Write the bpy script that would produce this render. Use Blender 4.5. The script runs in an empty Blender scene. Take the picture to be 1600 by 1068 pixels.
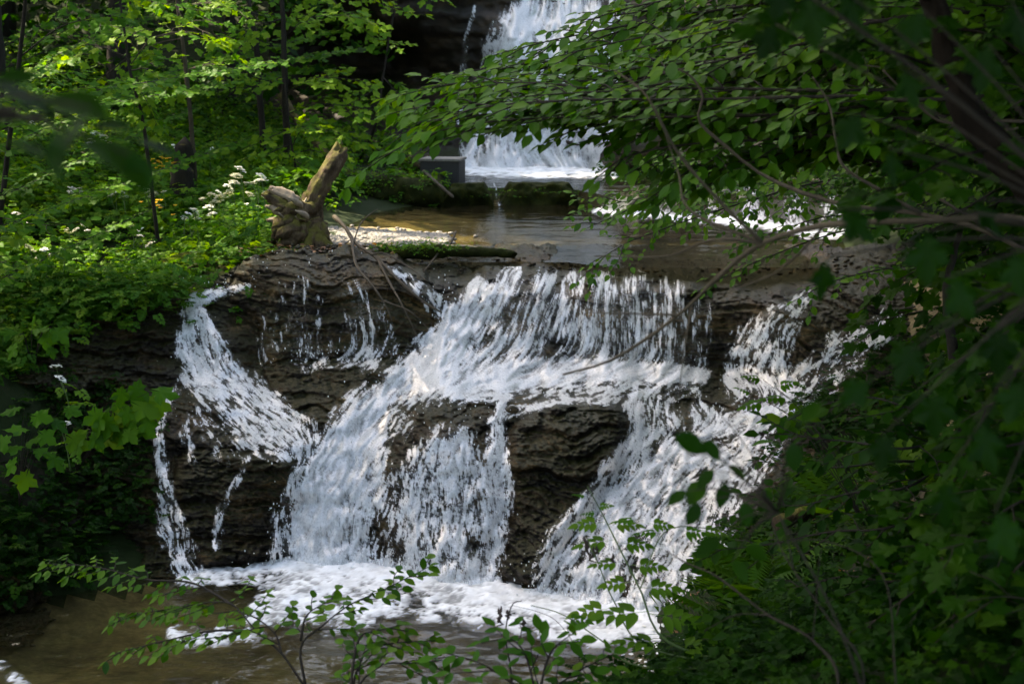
import bpy, math, random
import numpy as np
from math import radians, sin, cos, pi

S = bpy.context.scene
COL = S.collection
rng = np.random.default_rng(7)
random.seed(7)

# ------------------------------------------------------------------ camera, sky, sun, exposure
CAM_H, PITCH, F = 3.84, radians(11.0), 2222.2
cam_data = bpy.data.cameras.new('camera')
cam = bpy.data.objects.new('camera', cam_data)
COL.objects.link(cam)
cam.location = (0, 0, CAM_H)
cam.rotation_euler = (radians(90) - PITCH, 0, 0)
cam_data.lens, cam_data.sensor_width = 50.0, 36.0
cam_data.clip_start, cam_data.clip_end = 0.1, 300.0
cam_data.dof.use_dof = True
cam_data.dof.focus_distance = 9.5
cam_data.dof.aperture_fstop = 3.6
S.camera = cam

SUN_AZ, SUN_EL = radians(-58), radians(52)       # azimuth measured from +Y (view direction) towards +X
SUN_DIR = np.array([sin(SUN_AZ) * cos(SUN_EL), cos(SUN_AZ) * cos(SUN_EL), sin(SUN_EL)])
world = bpy.data.worlds.new('World')
S.world = world
world.use_nodes = True
wn = world.node_tree
wn.nodes.clear()
w_out = wn.nodes.new('ShaderNodeOutputWorld')
w_bg = wn.nodes.new('ShaderNodeBackground')
w_sky = wn.nodes.new('ShaderNodeTexSky')
w_sky.sky_type = 'NISHITA'
w_sky.sun_disc = False
w_sky.sun_elevation = SUN_EL
w_sky.sun_rotation = SUN_AZ
w_sky.dust_density = 3.0
w_sky.air_density = 1.0
w_bg.inputs['Strength'].default_value = 0.15
wn.links.new(w_sky.outputs[0], w_bg.inputs['Color'])
wn.links.new(w_bg.outputs[0], w_out.inputs['Surface'])

sun_l = bpy.data.lights.new('sun', 'SUN')
sun_l.energy, sun_l.angle, sun_l.color = 3.2, radians(0.53), (1.0, 0.93, 0.80)
sun = bpy.data.objects.new('sun', sun_l)
COL.objects.link(sun)
from mathutils import Vector, Matrix
sun.rotation_euler = Vector(SUN_DIR).to_track_quat('Z', 'Y').to_euler()
sun.location = (-20, 10, 30)

S.view_settings.view_transform = 'Standard'
S.view_settings.look = 'None'
S.view_settings.exposure = 2.72
S.view_settings.gamma = 1.0
S.view_settings.use_curve_mapping = False
try:
    S.view_settings.use_white_balance = True
    S.view_settings.white_balance_temperature = 7800
except Exception:
    pass
S.render.engine = 'CYCLES'
S.cycles.use_denoising = True
S.cycles.max_bounces = 7
S.cycles.diffuse_bounces = 3
S.cycles.glossy_bounces = 2
S.cycles.transmission_bounces = 4
S.cycles.transparent_max_bounces = 10
S.cycles.caustics_reflective = S.cycles.caustics_refractive = False
S.cycles.sample_clamp_indirect = 4.0

# ------------------------------------------------------------------ numeric helpers
_cp, _sp = cos(PITCH), sin(PITCH)

def W(px, py, d):
    """The world point seen at photo pixel (px, py) at world distance y = d."""
    px, py, d = np.asarray(px, float), np.asarray(py, float), np.asarray(d, float)
    u, v = (px - 800) / F, (534 - py) / F
    ry, rz = _cp + v * _sp, -_sp + v * _cp
    return np.stack(np.broadcast_arrays(u / ry * d, d + 0 * u, CAM_H + rz / ry * d), -1)

def DZ(py, z):
    """Distance y at which row py meets height z."""
    v = (534 - np.asarray(py, float)) / F
    return (z - CAM_H) * (_cp + v * _sp) / (-_sp + v * _cp)

def PX(P):
    """World points to photo pixels."""
    P = np.asarray(P, float)
    y, z = P[..., 1], P[..., 2] - CAM_H
    f = y * _cp - z * _sp
    f = np.where(np.abs(f) < 1e-4, 1e-4, f)
    return 800 + F * P[..., 0] / f, 534 - F * (y * _sp + z * _cp) / f, f

_T = np.random.default_rng(11).random((64, 64, 64))

def vnoise(x, y, z=0.0):
    x, y, z = np.broadcast_arrays(np.asarray(x, float), np.asarray(y, float), np.asarray(z, float))
    xi, yi, zi = np.floor(x).astype(int), np.floor(y).astype(int), np.floor(z).astype(int)
    fx, fy, fz = x - xi, y - yi, z - zi
    fx, fy, fz = [t * t * (3 - 2 * t) for t in (fx, fy, fz)]
    out = 0
    for a in (0, 1):
        for b in (0, 1):
            for c in (0, 1):
                w = (fx if a else 1 - fx) * (fy if b else 1 - fy) * (fz if c else 1 - fz)
                out = out + w * _T[(xi + a) & 63, (yi + b) & 63, (zi + c) & 63]
    return out

def fbm(x, y, z=0.0, oct=4, gain=0.5):
    a, s, t = 1.0, 0.0, 0.0
    for i in range(oct):
        s = s + a * vnoise(x * 2.03 ** i + 17.1 * i, y * 2.03 ** i + 5.7 * i, z * 2.03 ** i + 9.2 * i)
        t += a
        a *= gain
    return s / t

def sstep(a, b, x):
    t = np.clip((x - a) / (b - a), 0, 1)
    return t * t * (3 - 2 * t)

def rank01(a):
    r = np.empty(a.size)
    r[np.argsort(a.ravel(), kind='stable')] = np.linspace(0, 1, a.size)
    return r.reshape(a.shape)

class RBF:
    """Linear radial interpolation through scattered points."""
    def __init__(self, pts, sx=1.0, sy=1.0):
        p = np.array(pts, float)
        self.c, self.s = p[:, :2] * (sx, sy), (sx, sy)
        n = len(p)
        A = np.zeros((n + 3, n + 3))
        A[:n, :n] = np.linalg.norm(self.c[:, None] - self.c[None], axis=2) + 1e-4 * np.eye(n)
        A[:n, n] = 1; A[n, :n] = 1
        A[:n, n + 1:] = self.c; A[n + 1:, :n] = self.c.T
        self.w = np.linalg.solve(A, np.concatenate([p[:, 2], [0, 0, 0]]))

    def __call__(self, x, y):
        x, y = np.broadcast_arrays(np.asarray(x, float), np.asarray(y, float))
        sh = x.shape
        q = np.stack([x.ravel() * self.s[0], y.ravel() * self.s[1]], 1)
        out = np.empty(len(q))
        for i in range(0, len(q), 20000):
            b = q[i:i + 20000]
            r = np.linalg.norm(b[:, None] - self.c[None], axis=2)
            out[i:i + 20000] = r @ self.w[:-3] + self.w[-3] + b @ self.w[-2:]
        return out.reshape(sh)

# ------------------------------------------------------------------ mesh and object helpers
def mesh_np(name, V, Fa, mat=None, attrs=None, smooth=True, uv=None):
    """A mesh datablock from numpy vertices and triangle or quad faces (quads with -1 last are triangles)."""
    V = np.asarray(V, np.float32)
    Fa = np.asarray(Fa, np.int32)
    m = bpy.data.meshes.new(name)
    m.vertices.add(len(V))
    m.vertices.foreach_set('co', V.ravel())
    if Fa.shape[1] == 4 and (Fa[:, 3] < 0).any():
        tri = Fa[:, 3] < 0
        cnt = np.where(tri, 3, 4).astype(np.int32)
        loops = Fa.ravel()
        loops = loops[loops >= 0]
    else:
        cnt = np.full(len(Fa), Fa.shape[1], np.int32)
        loops = Fa.ravel()
    m.loops.add(len(loops))
    m.loops.foreach_set('vertex_index', loops)
    m.polygons.add(len(cnt))
    st = np.concatenate([[0], np.cumsum(cnt)[:-1]]).astype(np.int32)
    m.polygons.foreach_set('loop_start', st)
    m.polygons.foreach_set('loop_total', cnt)
    m.polygons.foreach_set('use_smooth', np.full(len(cnt), smooth))
    for k, a in (attrs or {}).items():
        at = m.attributes.new(k, 'FLOAT', 'POINT')
        at.data.foreach_set('value', np.asarray(a, np.float32).ravel())
    m.update(calc_edges=True)
    if mat is not None:
        m.materials.append(mat)
    return m

def link(name, data, parent=None, label=None, cat=None, group=None, kind=None, loc=None):
    o = bpy.data.objects.new(name, data)
    COL.objects.link(o)
    if parent is not None:
        o.parent = parent
    if loc is not None:
        o.location = loc
    for k, v in (('label', label), ('category', cat), ('group', group), ('kind', kind)):
        if v:
            o[k] = v
    return o

def grid_faces(nr, nc):
    i = np.arange(nr * nc).reshape(nr, nc)
    return np.stack([i[:-1, :-1], i[1:, :-1], i[1:, 1:], i[:-1, 1:]], -1).reshape(-1, 4)

def compact(V, Fa, attrs):
    used = np.zeros(len(V), bool)
    used[Fa[Fa >= 0]] = True
    m = np.cumsum(used) - 1
    return V[used], np.where(Fa >= 0, m[Fa], -1), {k: np.asarray(a).ravel()[used] for k, a in attrs.items()}

def tube(pts, rad, n=6, cap=True):
    """A tapered tube along a polyline: vertices, quads."""
    P = np.asarray(pts, float)
    k = len(P)
    R = np.broadcast_to(np.asarray(rad, float), (k,))
    T = np.gradient(P, axis=0)
    T /= np.linalg.norm(T, axis=1, keepdims=True) + 1e-9
    ref = np.array([0.31, 0.12, 1.0]) if abs(T[0, 2]) < .8 else np.array([1.0, .2, 0.1])
    A = np.cross(T, ref); A /= np.linalg.norm(A, axis=1, keepdims=True) + 1e-9
    B = np.cross(T, A)
    th = np.arange(n) * 2 * pi / n
    V = P[:, None] + R[:, None, None] * (np.cos(th)[None, :, None] * A[:, None] + np.sin(th)[None, :, None] * B[:, None])
    V = V.reshape(-1, 3)
    i = np.arange(k * n).reshape(k, n)
    j = np.roll(i, -1, axis=1)
    Q = np.stack([i[:-1], j[:-1], j[1:], i[1:]], -1).reshape(-1, 4)
    if cap:
        V = np.concatenate([V, P[-1:] + T[-1:] * R[-1], P[:1]])
        e = k * n
        c1 = np.stack([i[-1], j[-1], np.full(n, e), np.full(n, -1)], -1)
        c0 = np.stack([j[0], i[0], np.full(n, e + 1), np.full(n, -1)], -1)
        Q = np.concatenate([Q, c1, c0])
    return V, Q

def join(parts):
    """Concatenate (V, F) pieces."""
    Vs, Fs, o = [], [], 0
    for V, Q in parts:
        Q = np.asarray(Q)
        if Q.shape[1] == 3:
            Q = np.concatenate([Q, np.full((len(Q), 1), -1)], 1)
        Fs.append(np.where(Q >= 0, Q + o, -1)); Vs.append(V); o += len(V)
    return np.concatenate(Vs), np.concatenate(Fs)

def smooth_line(pts, n=24):
    """Catmull-Rom through 3D points."""
    P = np.asarray(pts, float)
    if len(P) < 3:
        t = np.linspace(0, 1, n)[:, None]
        return P[0] * (1 - t) + P[-1] * t
    Q = np.concatenate([[2 * P[0] - P[1]], P, [2 * P[-1] - P[-2]]])
    out = []
    for t in np.linspace(0, len(P) - 1 - 1e-6, n):
        i = int(t); f = t - i
        a, b, c, d = Q[i:i + 4]
        out.append(.5 * ((2 * b) + (c - a) * f + (2 * a - 5 * b + 4 * c - d) * f ** 2 + (3 * b - a - 3 * c + d) * f ** 3))
    return np.array(out)

# ------------------------------------------------------------------ materials
def new_mat(name):
    m = bpy.data.materials.new(name)
    m.use_nodes = True
    m.node_tree.nodes.clear()
    N, L = m.node_tree.nodes, m.node_tree.links
    out = N.new('ShaderNodeOutputMaterial')
    return m, N, L, out

def ramp(N, stops):
    r = N.new('ShaderNodeValToRGB')
    e = r.color_ramp.elements
    while len(e) < len(stops):
        e.new(0.5)
    for el, (p, c) in zip(e, stops):
        el.position, el.color = p, (*c, 1)
    return r

def noise_node(N, L, scale, detail=5, rough=.6, vec=None):
    n = N.new('ShaderNodeTexNoise')
    n.inputs['Scale'].default_value, n.inputs['Detail'].default_value, n.inputs['Roughness'].default_value = scale, detail, rough
    if vec is not None:
        L.new(vec, n.inputs['Vector'])
    return n

def surface_mat(name, stops, coat=0, *, scale=6, rough=(.5, .9), bump=.3, stretch=(1, 1, 1), fine=40, moss=None, moss_amt=.5, spec=.5):
    """Noise-coloured rough surface; moss grows where faces look up and a second noise allows it."""
    m, N, L, out = new_mat(name)
    tc = N.new('ShaderNodeTexCoord')
    mp = N.new('ShaderNodeMapping'); mp.inputs['Scale'].default_value = stretch
    L.new(tc.outputs['Object'], mp.inputs['Vector'])
    n1 = noise_node(N, L, scale, 8, .65, mp.outputs[0])
    n2 = noise_node(N, L, fine, 6, .7, mp.outputs[0])
    mx = N.new('ShaderNodeMath'); mx.operation = 'MULTIPLY_ADD'
    L.new(n2.outputs[0], mx.inputs[0]); mx.inputs[1].default_value = .45
    ad = N.new('ShaderNodeMath'); ad.operation = 'MULTIPLY_ADD'
    L.new(n1.outputs[0], ad.inputs[0]); ad.inputs[1].default_value = 1.15; ad.inputs[2].default_value = -.3
    L.new(ad.outputs[0], mx.inputs[2])
    r = ramp(N, stops)
    L.new(mx.outputs[0], r.inputs[0])
    col = r.outputs[0]
    p = N.new('ShaderNodeBsdfPrincipled')
    if moss:
        g = N.new('ShaderNodeNewGeometry')
        sx = N.new('ShaderNodeSeparateXYZ'); L.new(g.outputs['Normal'], sx.inputs[0])
        n3 = noise_node(N, L, scale * .6, 5, .6, tc.outputs['Object'])
        a = N.new('ShaderNodeMath'); a.operation = 'MULTIPLY_ADD'
        L.new(sx.outputs[2], a.inputs[0]); a.inputs[1].default_value = .35; L.new(n3.outputs[0], a.inputs[2])
        mr = N.new('ShaderNodeMapRange'); mr.inputs[1].default_value = 1.05 - moss_amt; mr.inputs[2].default_value = 1.2 - moss_amt
        L.new(a.outputs[0], mr.inputs[0])
        mc = N.new('ShaderNodeMix'); mc.data_type = 'RGBA'
        mr2 = ramp(N, [(.25, [c * .55 for c in moss]), (.75, moss)])
        L.new(n2.outputs[0], mr2.inputs[0])
        L.new(mr.outputs[0], mc.inputs['Factor']); L.new(col, mc.inputs['A']); L.new(mr2.outputs[0], mc.inputs['B'])
        col = mc.outputs['Result']
    L.new(col, p.inputs['Base Color'])
    rr = N.new('ShaderNodeMapRange'); rr.inputs[3].default_value, rr.inputs[4].default_value = rough
    L.new(n1.outputs[0], rr.inputs[0]); L.new(rr.outputs[0], p.inputs['Roughness'])
    p.inputs['Specular IOR Level'].default_value = spec
    if coat:
        p.inputs['Coat Weight'].default_value = coat; p.inputs['Coat Roughness'].default_value = .16
    if bump:
        b = N.new('ShaderNodeBump'); b.inputs['Strength'].default_value = bump; b.inputs['Distance'].default_value = .03
        L.new(mx.outputs[0], b.inputs['Height']); L.new(b.outputs[0], p.inputs['Normal'])
        if coat:
            L.new(b.outputs[0], p.inputs['Coat Normal'])
    L.new(p.outputs[0], out.inputs['Surface'])
    return m

def leaf_mat(name, dark, mid, light, trans=.45, gloss=.45, sheen=.22):
    m, N, L, out = new_mat(name)
    at = N.new('ShaderNodeAttribute'); at.attribute_name = 'tint'
    r = ramp(N, [(0, dark), (.5, mid), (1, light)])
    L.new(at.outputs['Fac'], r.inputs[0])
    d = N.new('ShaderNodeBsdfDiffuse'); t = N.new('ShaderNodeBsdfTranslucent')
    L.new(r.outputs[0], d.inputs[0])
    tm = N.new('ShaderNodeMix'); tm.data_type = 'RGBA'; tm.blend_type = 'MULTIPLY'; tm.inputs['Factor'].default_value = 1
    L.new(r.outputs[0], tm.inputs['A']); tm.inputs['B'].default_value = (1.7, 1.5, .35, 1)
    L.new(tm.outputs['Result'], t.inputs[0])
    mx = N.new('ShaderNodeMixShader'); mx.inputs[0].default_value = trans
    L.new(d.outputs[0], mx.inputs[1]); L.new(t.outputs[0], mx.inputs[2])
    g = N.new('ShaderNodeBsdfGlossy'); g.inputs['Roughness'].default_value = gloss; g.inputs[0].default_value = (1, 1, 1, 1)
    fr = N.new('ShaderNodeLayerWeight')
    pw = N.new('ShaderNodeMath'); pw.operation = 'POWER'; pw.inputs[1].default_value = 3.5
    L.new(fr.outputs['Facing'], pw.inputs[0])
    ml = N.new('ShaderNodeMath'); ml.operation = 'MULTIPLY_ADD'; ml.inputs[1].default_value = sheen * .45; ml.inputs[2].default_value = sheen * .06
    L.new(pw.outputs[0], ml.inputs[0])
    m2 = N.new('ShaderNodeMixShader')
    L.new(ml.outputs[0], m2.inputs[0]); L.new(mx.outputs[0], m2.inputs[1]); L.new(g.outputs[0], m2.inputs[2])
    L.new(m2.outputs[0], out.inputs['Surface'])
    return m

def white_water_mat():
    m, N, L, out = new_mat('white_water')
    at = N.new('ShaderNodeAttribute'); at.attribute_name = 'cover'
    tc = N.new('ShaderNodeTexCoord')
    n = noise_node(N, L, 55, 3, .6, tc.outputs['Object'])
    r = ramp(N, [(.28, (.70, .74, .77)), (.55, (.90, .92, .93)), (.8, (.95, .955, .96))])  # darker flecks: thinner foam, plus slight shading put into the colour
    L.new(n.outputs[0], r.inputs[0])
    d = N.new('ShaderNodeBsdfDiffuse'); t = N.new('ShaderNodeBsdfTranslucent')
    L.new(r.outputs[0], d.inputs[0]); L.new(r.outputs[0], t.inputs[0])
    mx = N.new('ShaderNodeMixShader'); mx.inputs[0].default_value = .45
    L.new(d.outputs[0], mx.inputs[1]); L.new(t.outputs[0], mx.inputs[2])
    g = N.new('ShaderNodeBsdfGlossy'); g.inputs['Roughness'].default_value = .25
    m2 = N.new('ShaderNodeMixShader'); m2.inputs[0].default_value = .10
    L.new(mx.outputs[0], m2.inputs[1]); L.new(g.outputs[0], m2.inputs[2])
    tr = N.new('ShaderNodeBsdfTransparent')
    mp = N.new('ShaderNodeMapping'); mp.inputs['Scale'].default_value = (1, 1, .42)
    L.new(tc.outputs['Object'], mp.inputs['Vector'])
    nf = noise_node(N, L, 70, 3, .7, mp.outputs[0])
    q1 = N.new('ShaderNodeMath'); q1.operation = 'MULTIPLY_ADD'; q1.inputs[1].default_value = 1.25; q1.inputs[2].default_value = -.625
    L.new(nf.outputs[0], q1.inputs[0])
    q2 = N.new('ShaderNodeMath'); q2.operation = 'ADD'; L.new(q1.outputs[0], q2.inputs[0]); L.new(at.outputs['Fac'], q2.inputs[1])
    q3 = N.new('ShaderNodeMapRange'); q3.inputs[1].default_value = .08; q3.inputs[2].default_value = 1.02; L.new(q2.outputs[0], q3.inputs[0])
    m3 = N.new('ShaderNodeMixShader')
    L.new(q3.outputs[0], m3.inputs[0]); L.new(tr.outputs[0], m3.inputs[1]); L.new(m2.outputs[0], m3.inputs[2])
    L.new(m3.outputs[0], out.inputs['Surface'])
    return m

def pool_mat(name, tint, bump_scale=9, bump=.25, rough=.04, turbid=.15, silt=(.10, .085, .045)):
    """Clear shallow water: tinted see-through, mirror by Fresnel, a little suspended silt, foam where 'foam' says."""
    m, N, L, out = new_mat(name)
    tc = N.new('ShaderNodeTexCoord')
    mp = N.new('ShaderNodeMapping'); mp.inputs['Scale'].default_value = (1, 1.6, 1)
    L.new(tc.outputs['Object'], mp.inputs['Vector'])
    n = noise_node(N, L, bump_scale, 4, .55, mp.outputs[0])
    b = N.new('ShaderNodeBump'); b.inputs['Strength'].default_value = bump; b.inputs['Distance'].default_value = .05
    L.new(n.outputs[0], b.inputs['Height'])
    tr = N.new('ShaderNodeBsdfTransparent'); tr.inputs[0].default_value = (*tint, 1)
    df = N.new('ShaderNodeBsdfDiffuse'); df.inputs[0].default_value = (*silt, 1)
    m0 = N.new('ShaderNodeMixShader'); m0.inputs[0].default_value = turbid
    L.new(tr.outputs[0], m0.inputs[1]); L.new(df.outputs[0], m0.inputs[2])
    g = N.new('ShaderNodeBsdfGlossy'); g.inputs['Roughness'].default_value = rough; L.new(b.outputs[0], g.inputs['Normal'])
    fr = N.new('ShaderNodeFresnel'); fr.inputs[0].default_value = 1.33; L.new(b.outputs[0], fr.inputs['Normal'])
    m1 = N.new('ShaderNodeMixShader')
    L.new(fr.outputs[0], m1.inputs[0]); L.new(m0.outputs[0], m1.inputs[1]); L.new(g.outputs[0], m1.inputs[2])
    at = N.new('ShaderNodeAttribute'); at.attribute_name = 'foam'
    fd = N.new('ShaderNodeBsdfDiffuse'); fd.inputs[0].default_value = (.86, .88, .89, 1)
    m2 = N.new('ShaderNodeMixShader')
    L.new(at.outputs['Fac'], m2.inputs[0]); L.new(m1.outputs[0], m2.inputs[1]); L.new(fd.outputs[0], m2.inputs[2])
    L.new(m2.outputs[0], out.inputs['Surface'])
    return m

M = {}
M['rock'] = surface_mat('wet_rock', [(.29, (.003, .0022, .0012)), (.46, (.012, .008, .0036)), (.57, (.044, .028, .011)), (.69, (.118, .076, .029)), (.9, (.26, .185, .09))],
                        scale=2.2, fine=38, rough=(.30, .65), bump=1.0, stretch=(1, 1, 2.0), moss=(.022, .022, .005), moss_amt=.40, spec=.12, coat=.16)
M['cliff'] = surface_mat('cliff_rock', [(.2, (.004, .0034, .0024)), (.5, (.016, .012, .007)), (.72, (.05, .033, .018)), (.95, (.13, .085, .048))],
                         scale=1.6, fine=14, rough=(.4, .8), bump=.6, stretch=(1, 1, 2.2), moss=(.018, .025, .005), moss_amt=.35, spec=.25)
M['ground'] = surface_mat('forest_soil', [(.2, (.005, .004, .0025)), (.5, (.018, .013, .008)), (.8, (.045, .032, .018))],
                          scale=2.5, fine=30, rough=(.8, .98), bump=.6, moss=(.014, .026, .005), moss_amt=.45, spec=.15)
M['bed'] = surface_mat('stream_bed', [(.28, (.020, .016, .008)), (.48, (.11, .085, .040)), (.62, (.22, .175, .088)), (.9, (.34, .28, .16))],
                       scale=.9, fine=14, rough=(.6, .9), bump=.4, stretch=(1, 1.7, 1), spec=.2)
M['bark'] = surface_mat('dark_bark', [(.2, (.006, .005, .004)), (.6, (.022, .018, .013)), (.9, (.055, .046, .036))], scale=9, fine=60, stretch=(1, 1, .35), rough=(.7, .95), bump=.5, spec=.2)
M['shade_bark'] = surface_mat('shaded_bark', [(.2, (.003, .0025, .002)), (.6, (.010, .008, .006)), (.9, (.024, .020, .015))], scale=9, fine=60, stretch=(1, 1, .35), rough=(.85, 1), bump=.6, spec=.05)  # bark colour darkened so the leaning trunk reads as shaded
M['pale_bark'] = surface_mat('pale_bark', [(.2, (.026, .021, .014)), (.6, (.065, .052, .036)), (.9, (.13, .106, .075))], scale=8, fine=60, rough=(.6, .9), bump=.4, spec=.2)
M['mossy_wood'] = surface_mat('mossy_wood', [(.25, (.014, .009, .005)), (.5, (.075, .050, .028)), (.72, (.17, .125, .075)), (.9, (.30, .24, .16))], scale=7, fine=55, stretch=(1, 1, .6),
                              rough=(.7, .95), bump=1.0, moss=(.11, .10, .018), moss_amt=.45, spec=.2)
M['dead_wood'] = surface_mat('dead_wood', [(.2, (.10, .075, .05)), (.6, (.28, .22, .15)), (.9, (.42, .36, .27))], scale=10, fine=60, rough=(.6, .9), bump=.4)
M['moss'] = surface_mat('moss', [(.2, (.004, .006, .0015)), (.5, (.016, .021, .004)), (.85, (.05, .052, .010))], scale=7, fine=70, rough=(.9, 1), bump=.9, spec=.1)
M['concrete'] = surface_mat('dark_concrete', [(.2, (.006, .006, .006)), (.6, (.013, .013, .013)), (.9, (.025, .025, .024))], scale=5, fine=60, rough=(.5, .8), bump=.2)
M['stone'] = surface_mat('grey_stone', [(.2, (.09, .085, .07)), (.6, (.20, .185, .16)), (.9, (.34, .32, .29))], scale=9, fine=50, rough=(.5, .8), bump=.3)
M['white_water'] = white_water_mat()
M['lower_pool'] = pool_mat('shallow_pool_water', (.80, .80, .62), bump_scale=7, bump=.22, turbid=.10)
M['mid_pool'] = pool_mat('still_pool_water', (.72, .70, .52), bump_scale=5, bump=.10, turbid=.12)
M['beech'] = leaf_mat('beech_leaf', (.012, .054, .003), (.032, .112, .004), (.085, .185, .008), sheen=.13)
M['maple'] = leaf_mat('sycamore_leaf', (.018, .075, .006), (.045, .140, .008), (.12, .22, .012), sheen=.06)
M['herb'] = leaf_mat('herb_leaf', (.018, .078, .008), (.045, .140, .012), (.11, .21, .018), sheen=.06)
M['herb_dark'] = leaf_mat('shade_herb_leaf', (.0035, .021, .001), (.008, .041, .002), (.026, .078, .003), sheen=.06)  # herb green darkened in the colour itself, standing in for deep shade
M['maple_shade'] = leaf_mat('shaded_sycamore_leaf', (.004, .025, .001), (.011, .048, .002), (.038, .095, .003), sheen=.06)  # sycamore green with the right bank's shade put into the colour
M['petal'] = leaf_mat('white_petal', (.70, .70, .66), (.78, .79, .75), (.86, .86, .82), trans=.04)
M['yellow'] = leaf_mat('yellow_petal', (.60, .36, .02), (.70, .45, .03), (.75, .55, .05), trans=.3)
M['seed'] = surface_mat('brown_seed', [(.2, (.012, .008, .005)), (.8, (.05, .028, .016))], scale=60, rough=(.6, .8), bump=.3)
M['litter'] = leaf_mat('dead_leaf', (.07, .03, .015), (.16, .075, .035), (.30, .16, .08), trans=.25)

# ------------------------------------------------------------------ the ground, one sheet from behind the camera to the wooded slope
def G(px, py, d, dz=0.0):
    p = W(px, py, d)
    return (p[0], p[1], p[2] + dz)

ground_pts = [
    # left bank
    G(280, 450, 13.0, -.15), G(100, 470, 12.6, -.3), G(-40, 470, 12.4, -.3), G(420, 388, 14.0, -.02), G(300, 390, 14.5, -.1), G(100, 390, 14.8, -.3),
    G(330, 330, 16.5, -.1), G(450, 300, 19), G(300, 258, 20), G(100, 200, 21), G(0, 150, 22), G(520, 250, 21.5), G(560, 290, 20, .02), (-1.55, 15.0, 2.04), (-1.2, 14.6, 2.0), (-2.0, 14.4, 2.05), (-2.0, 15.6, 2.05),
    (-2.2, 17, 2.1), (-2.6, 18.5, 2.25), (-6, 30, 5.5), (-12, 20, 5.5), (-8.5, 14, 3.4), (-6, 11, 2.9), (-10, 8, 3.6), (-5, 25, 3.9), (-2, 24, 2.5), (-3, 25.8, 3.0), (-4.2, 25.5, 3.3), (-1, 25.5, 2.8), (-4.2, 10.9, 1.5), (-14, 10, 6),
    # behind and above the cascade rock
    (-2, 11.6, .2), (0, 11.4, -.2), (1, 11.2, -.3), (2, 11.3, 0), (-2, 12.5, 1.2), (0, 12.6, 1.0), (2, 12.2, 1.0), (-3.2, 11.5, .5), (-3.2, 12.4, 1.5),
    (-2, 13.5, 1.72), (0, 13.7, 1.72), (2, 13.4, 1.7), (3.2, 12.8, 1.9), (-2.6, 13.2, 1.9), (3, 11, .9),
    # beds
    (-2, 9, -.3), (-1, 9.5, -.35), (0, 9.0, -.3), (-3, 8.6, -.22), (-2, 10.2, -.25), (0, 9.8, -.3), (-1.3, 8, -.25), (-3.4, 9.6, -.3), (-2.6, 7.6, -.2),
    (-.6, 15.5, 1.74), (.6, 15.5, 1.7), (2, 15.5, 1.72), (0, 17.5, 1.72), (2, 16.5, 1.72), (-1.5, 17, 1.82), (3, 14.6, 1.8), (0, 19, 1.8),
    (0, 21, 2.08), (1.5, 21, 2.08), (0, 22.7, 2.05), (-1.3, 21.5, 2.08), (3, 20, 2.1), (3, 18.6, 2.1), (4, 18, 2.12),
    # right bank
    G(1320, 405, 14.0), G(1420, 335, 17.0), G(1500, 250, 17.5), G(1600, 150, 18.5), (9, 18, 5.6), (6, 12, 3.6), (4, 9, 2.7), (3, 7, 2.5), (1.9, 8, 1.0), (1.05, 9.15, .06), (.95, 8.4, .0),
    (2.3, 9.6, 1.0), (1.5, 9.7, .35), (3.6, 11.4, 1.7), (5, 15, 2.9), (4.2, 20, 3.0), (6, 22, 4.6), (4.5, 25, 4.2), (3.4, 22.5, 2.6), (12, 10, 6.5),
    # by the camera
    (0, 0, 2.25), (2, 3, 2.4), (-2, 3, 1.7), (-1, 5, 1.0), (.3, 6, .95), (.6, 7.3, .25), (-1, 7.0, .05), (-3, 6.9, -.1), (-5, 7, .7), (-4.3, 8.9, -.15), (-5.4, 8.6, .3), (-5, 3, 1.5), (-10, -3, 3), (10, -3, 4), (0, -4, 3), (1.4, 6.6, 1.1),
    # far slope
    (0, 28, 7), (-3, 27, 4.6), (5, 29, 8), (-8, 33, 8), (0, 45, 20), (16, 30, 14), (-16, 30, 12), (16, 45, 24), (-16, 45, 20), (1, 27.5, 5.5), (3.5, 26, 5.2), (0, 23.5, 2.0), (1.4, 23.7, 2.0), (.2, 24.8, 2.2), (1.3, 25.2, 2.4), (-16, 18, 9), (16, 16, 10),
]
ground_f = RBF(ground_pts)
gx = np.concatenate([np.arange(-17, -6, .3), np.arange(-6, 6, .1), np.arange(6, 17.1, .3)])
gy = np.concatenate([np.arange(-4, 6, .25), np.arange(6, 24, .1), np.arange(24, 46, .3)])
GX, GY = np.meshgrid(gx, gy)
GZ = ground_f(GX, GY)
GZ = GZ + (fbm(GX * 1.1, GY * 1.1, 3.3, 5) - .5) * .22 * sstep(-.05, .5, np.abs(GZ - 2.0) + .2)

def ground_z(x, y):
    """Height of the ground sheet (bilinear)."""
    x, y = np.asarray(x, float), np.asarray(y, float)
    i = np.clip(np.searchsorted(gx, x) - 1, 0, len(gx) - 2)
    j = np.clip(np.searchsorted(gy, y) - 1, 0, len(gy) - 2)
    a = np.clip((x - gx[i]) / (gx[i + 1] - gx[i]), 0, 1); b = np.clip((y - gy[j]) / (gy[j + 1] - gy[j]), 0, 1)
    return (GZ[j, i] * (1 - a) + GZ[j, i + 1] * a) * (1 - b) + (GZ[j + 1, i] * (1 - a) + GZ[j + 1, i + 1] * a) * b

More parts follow.
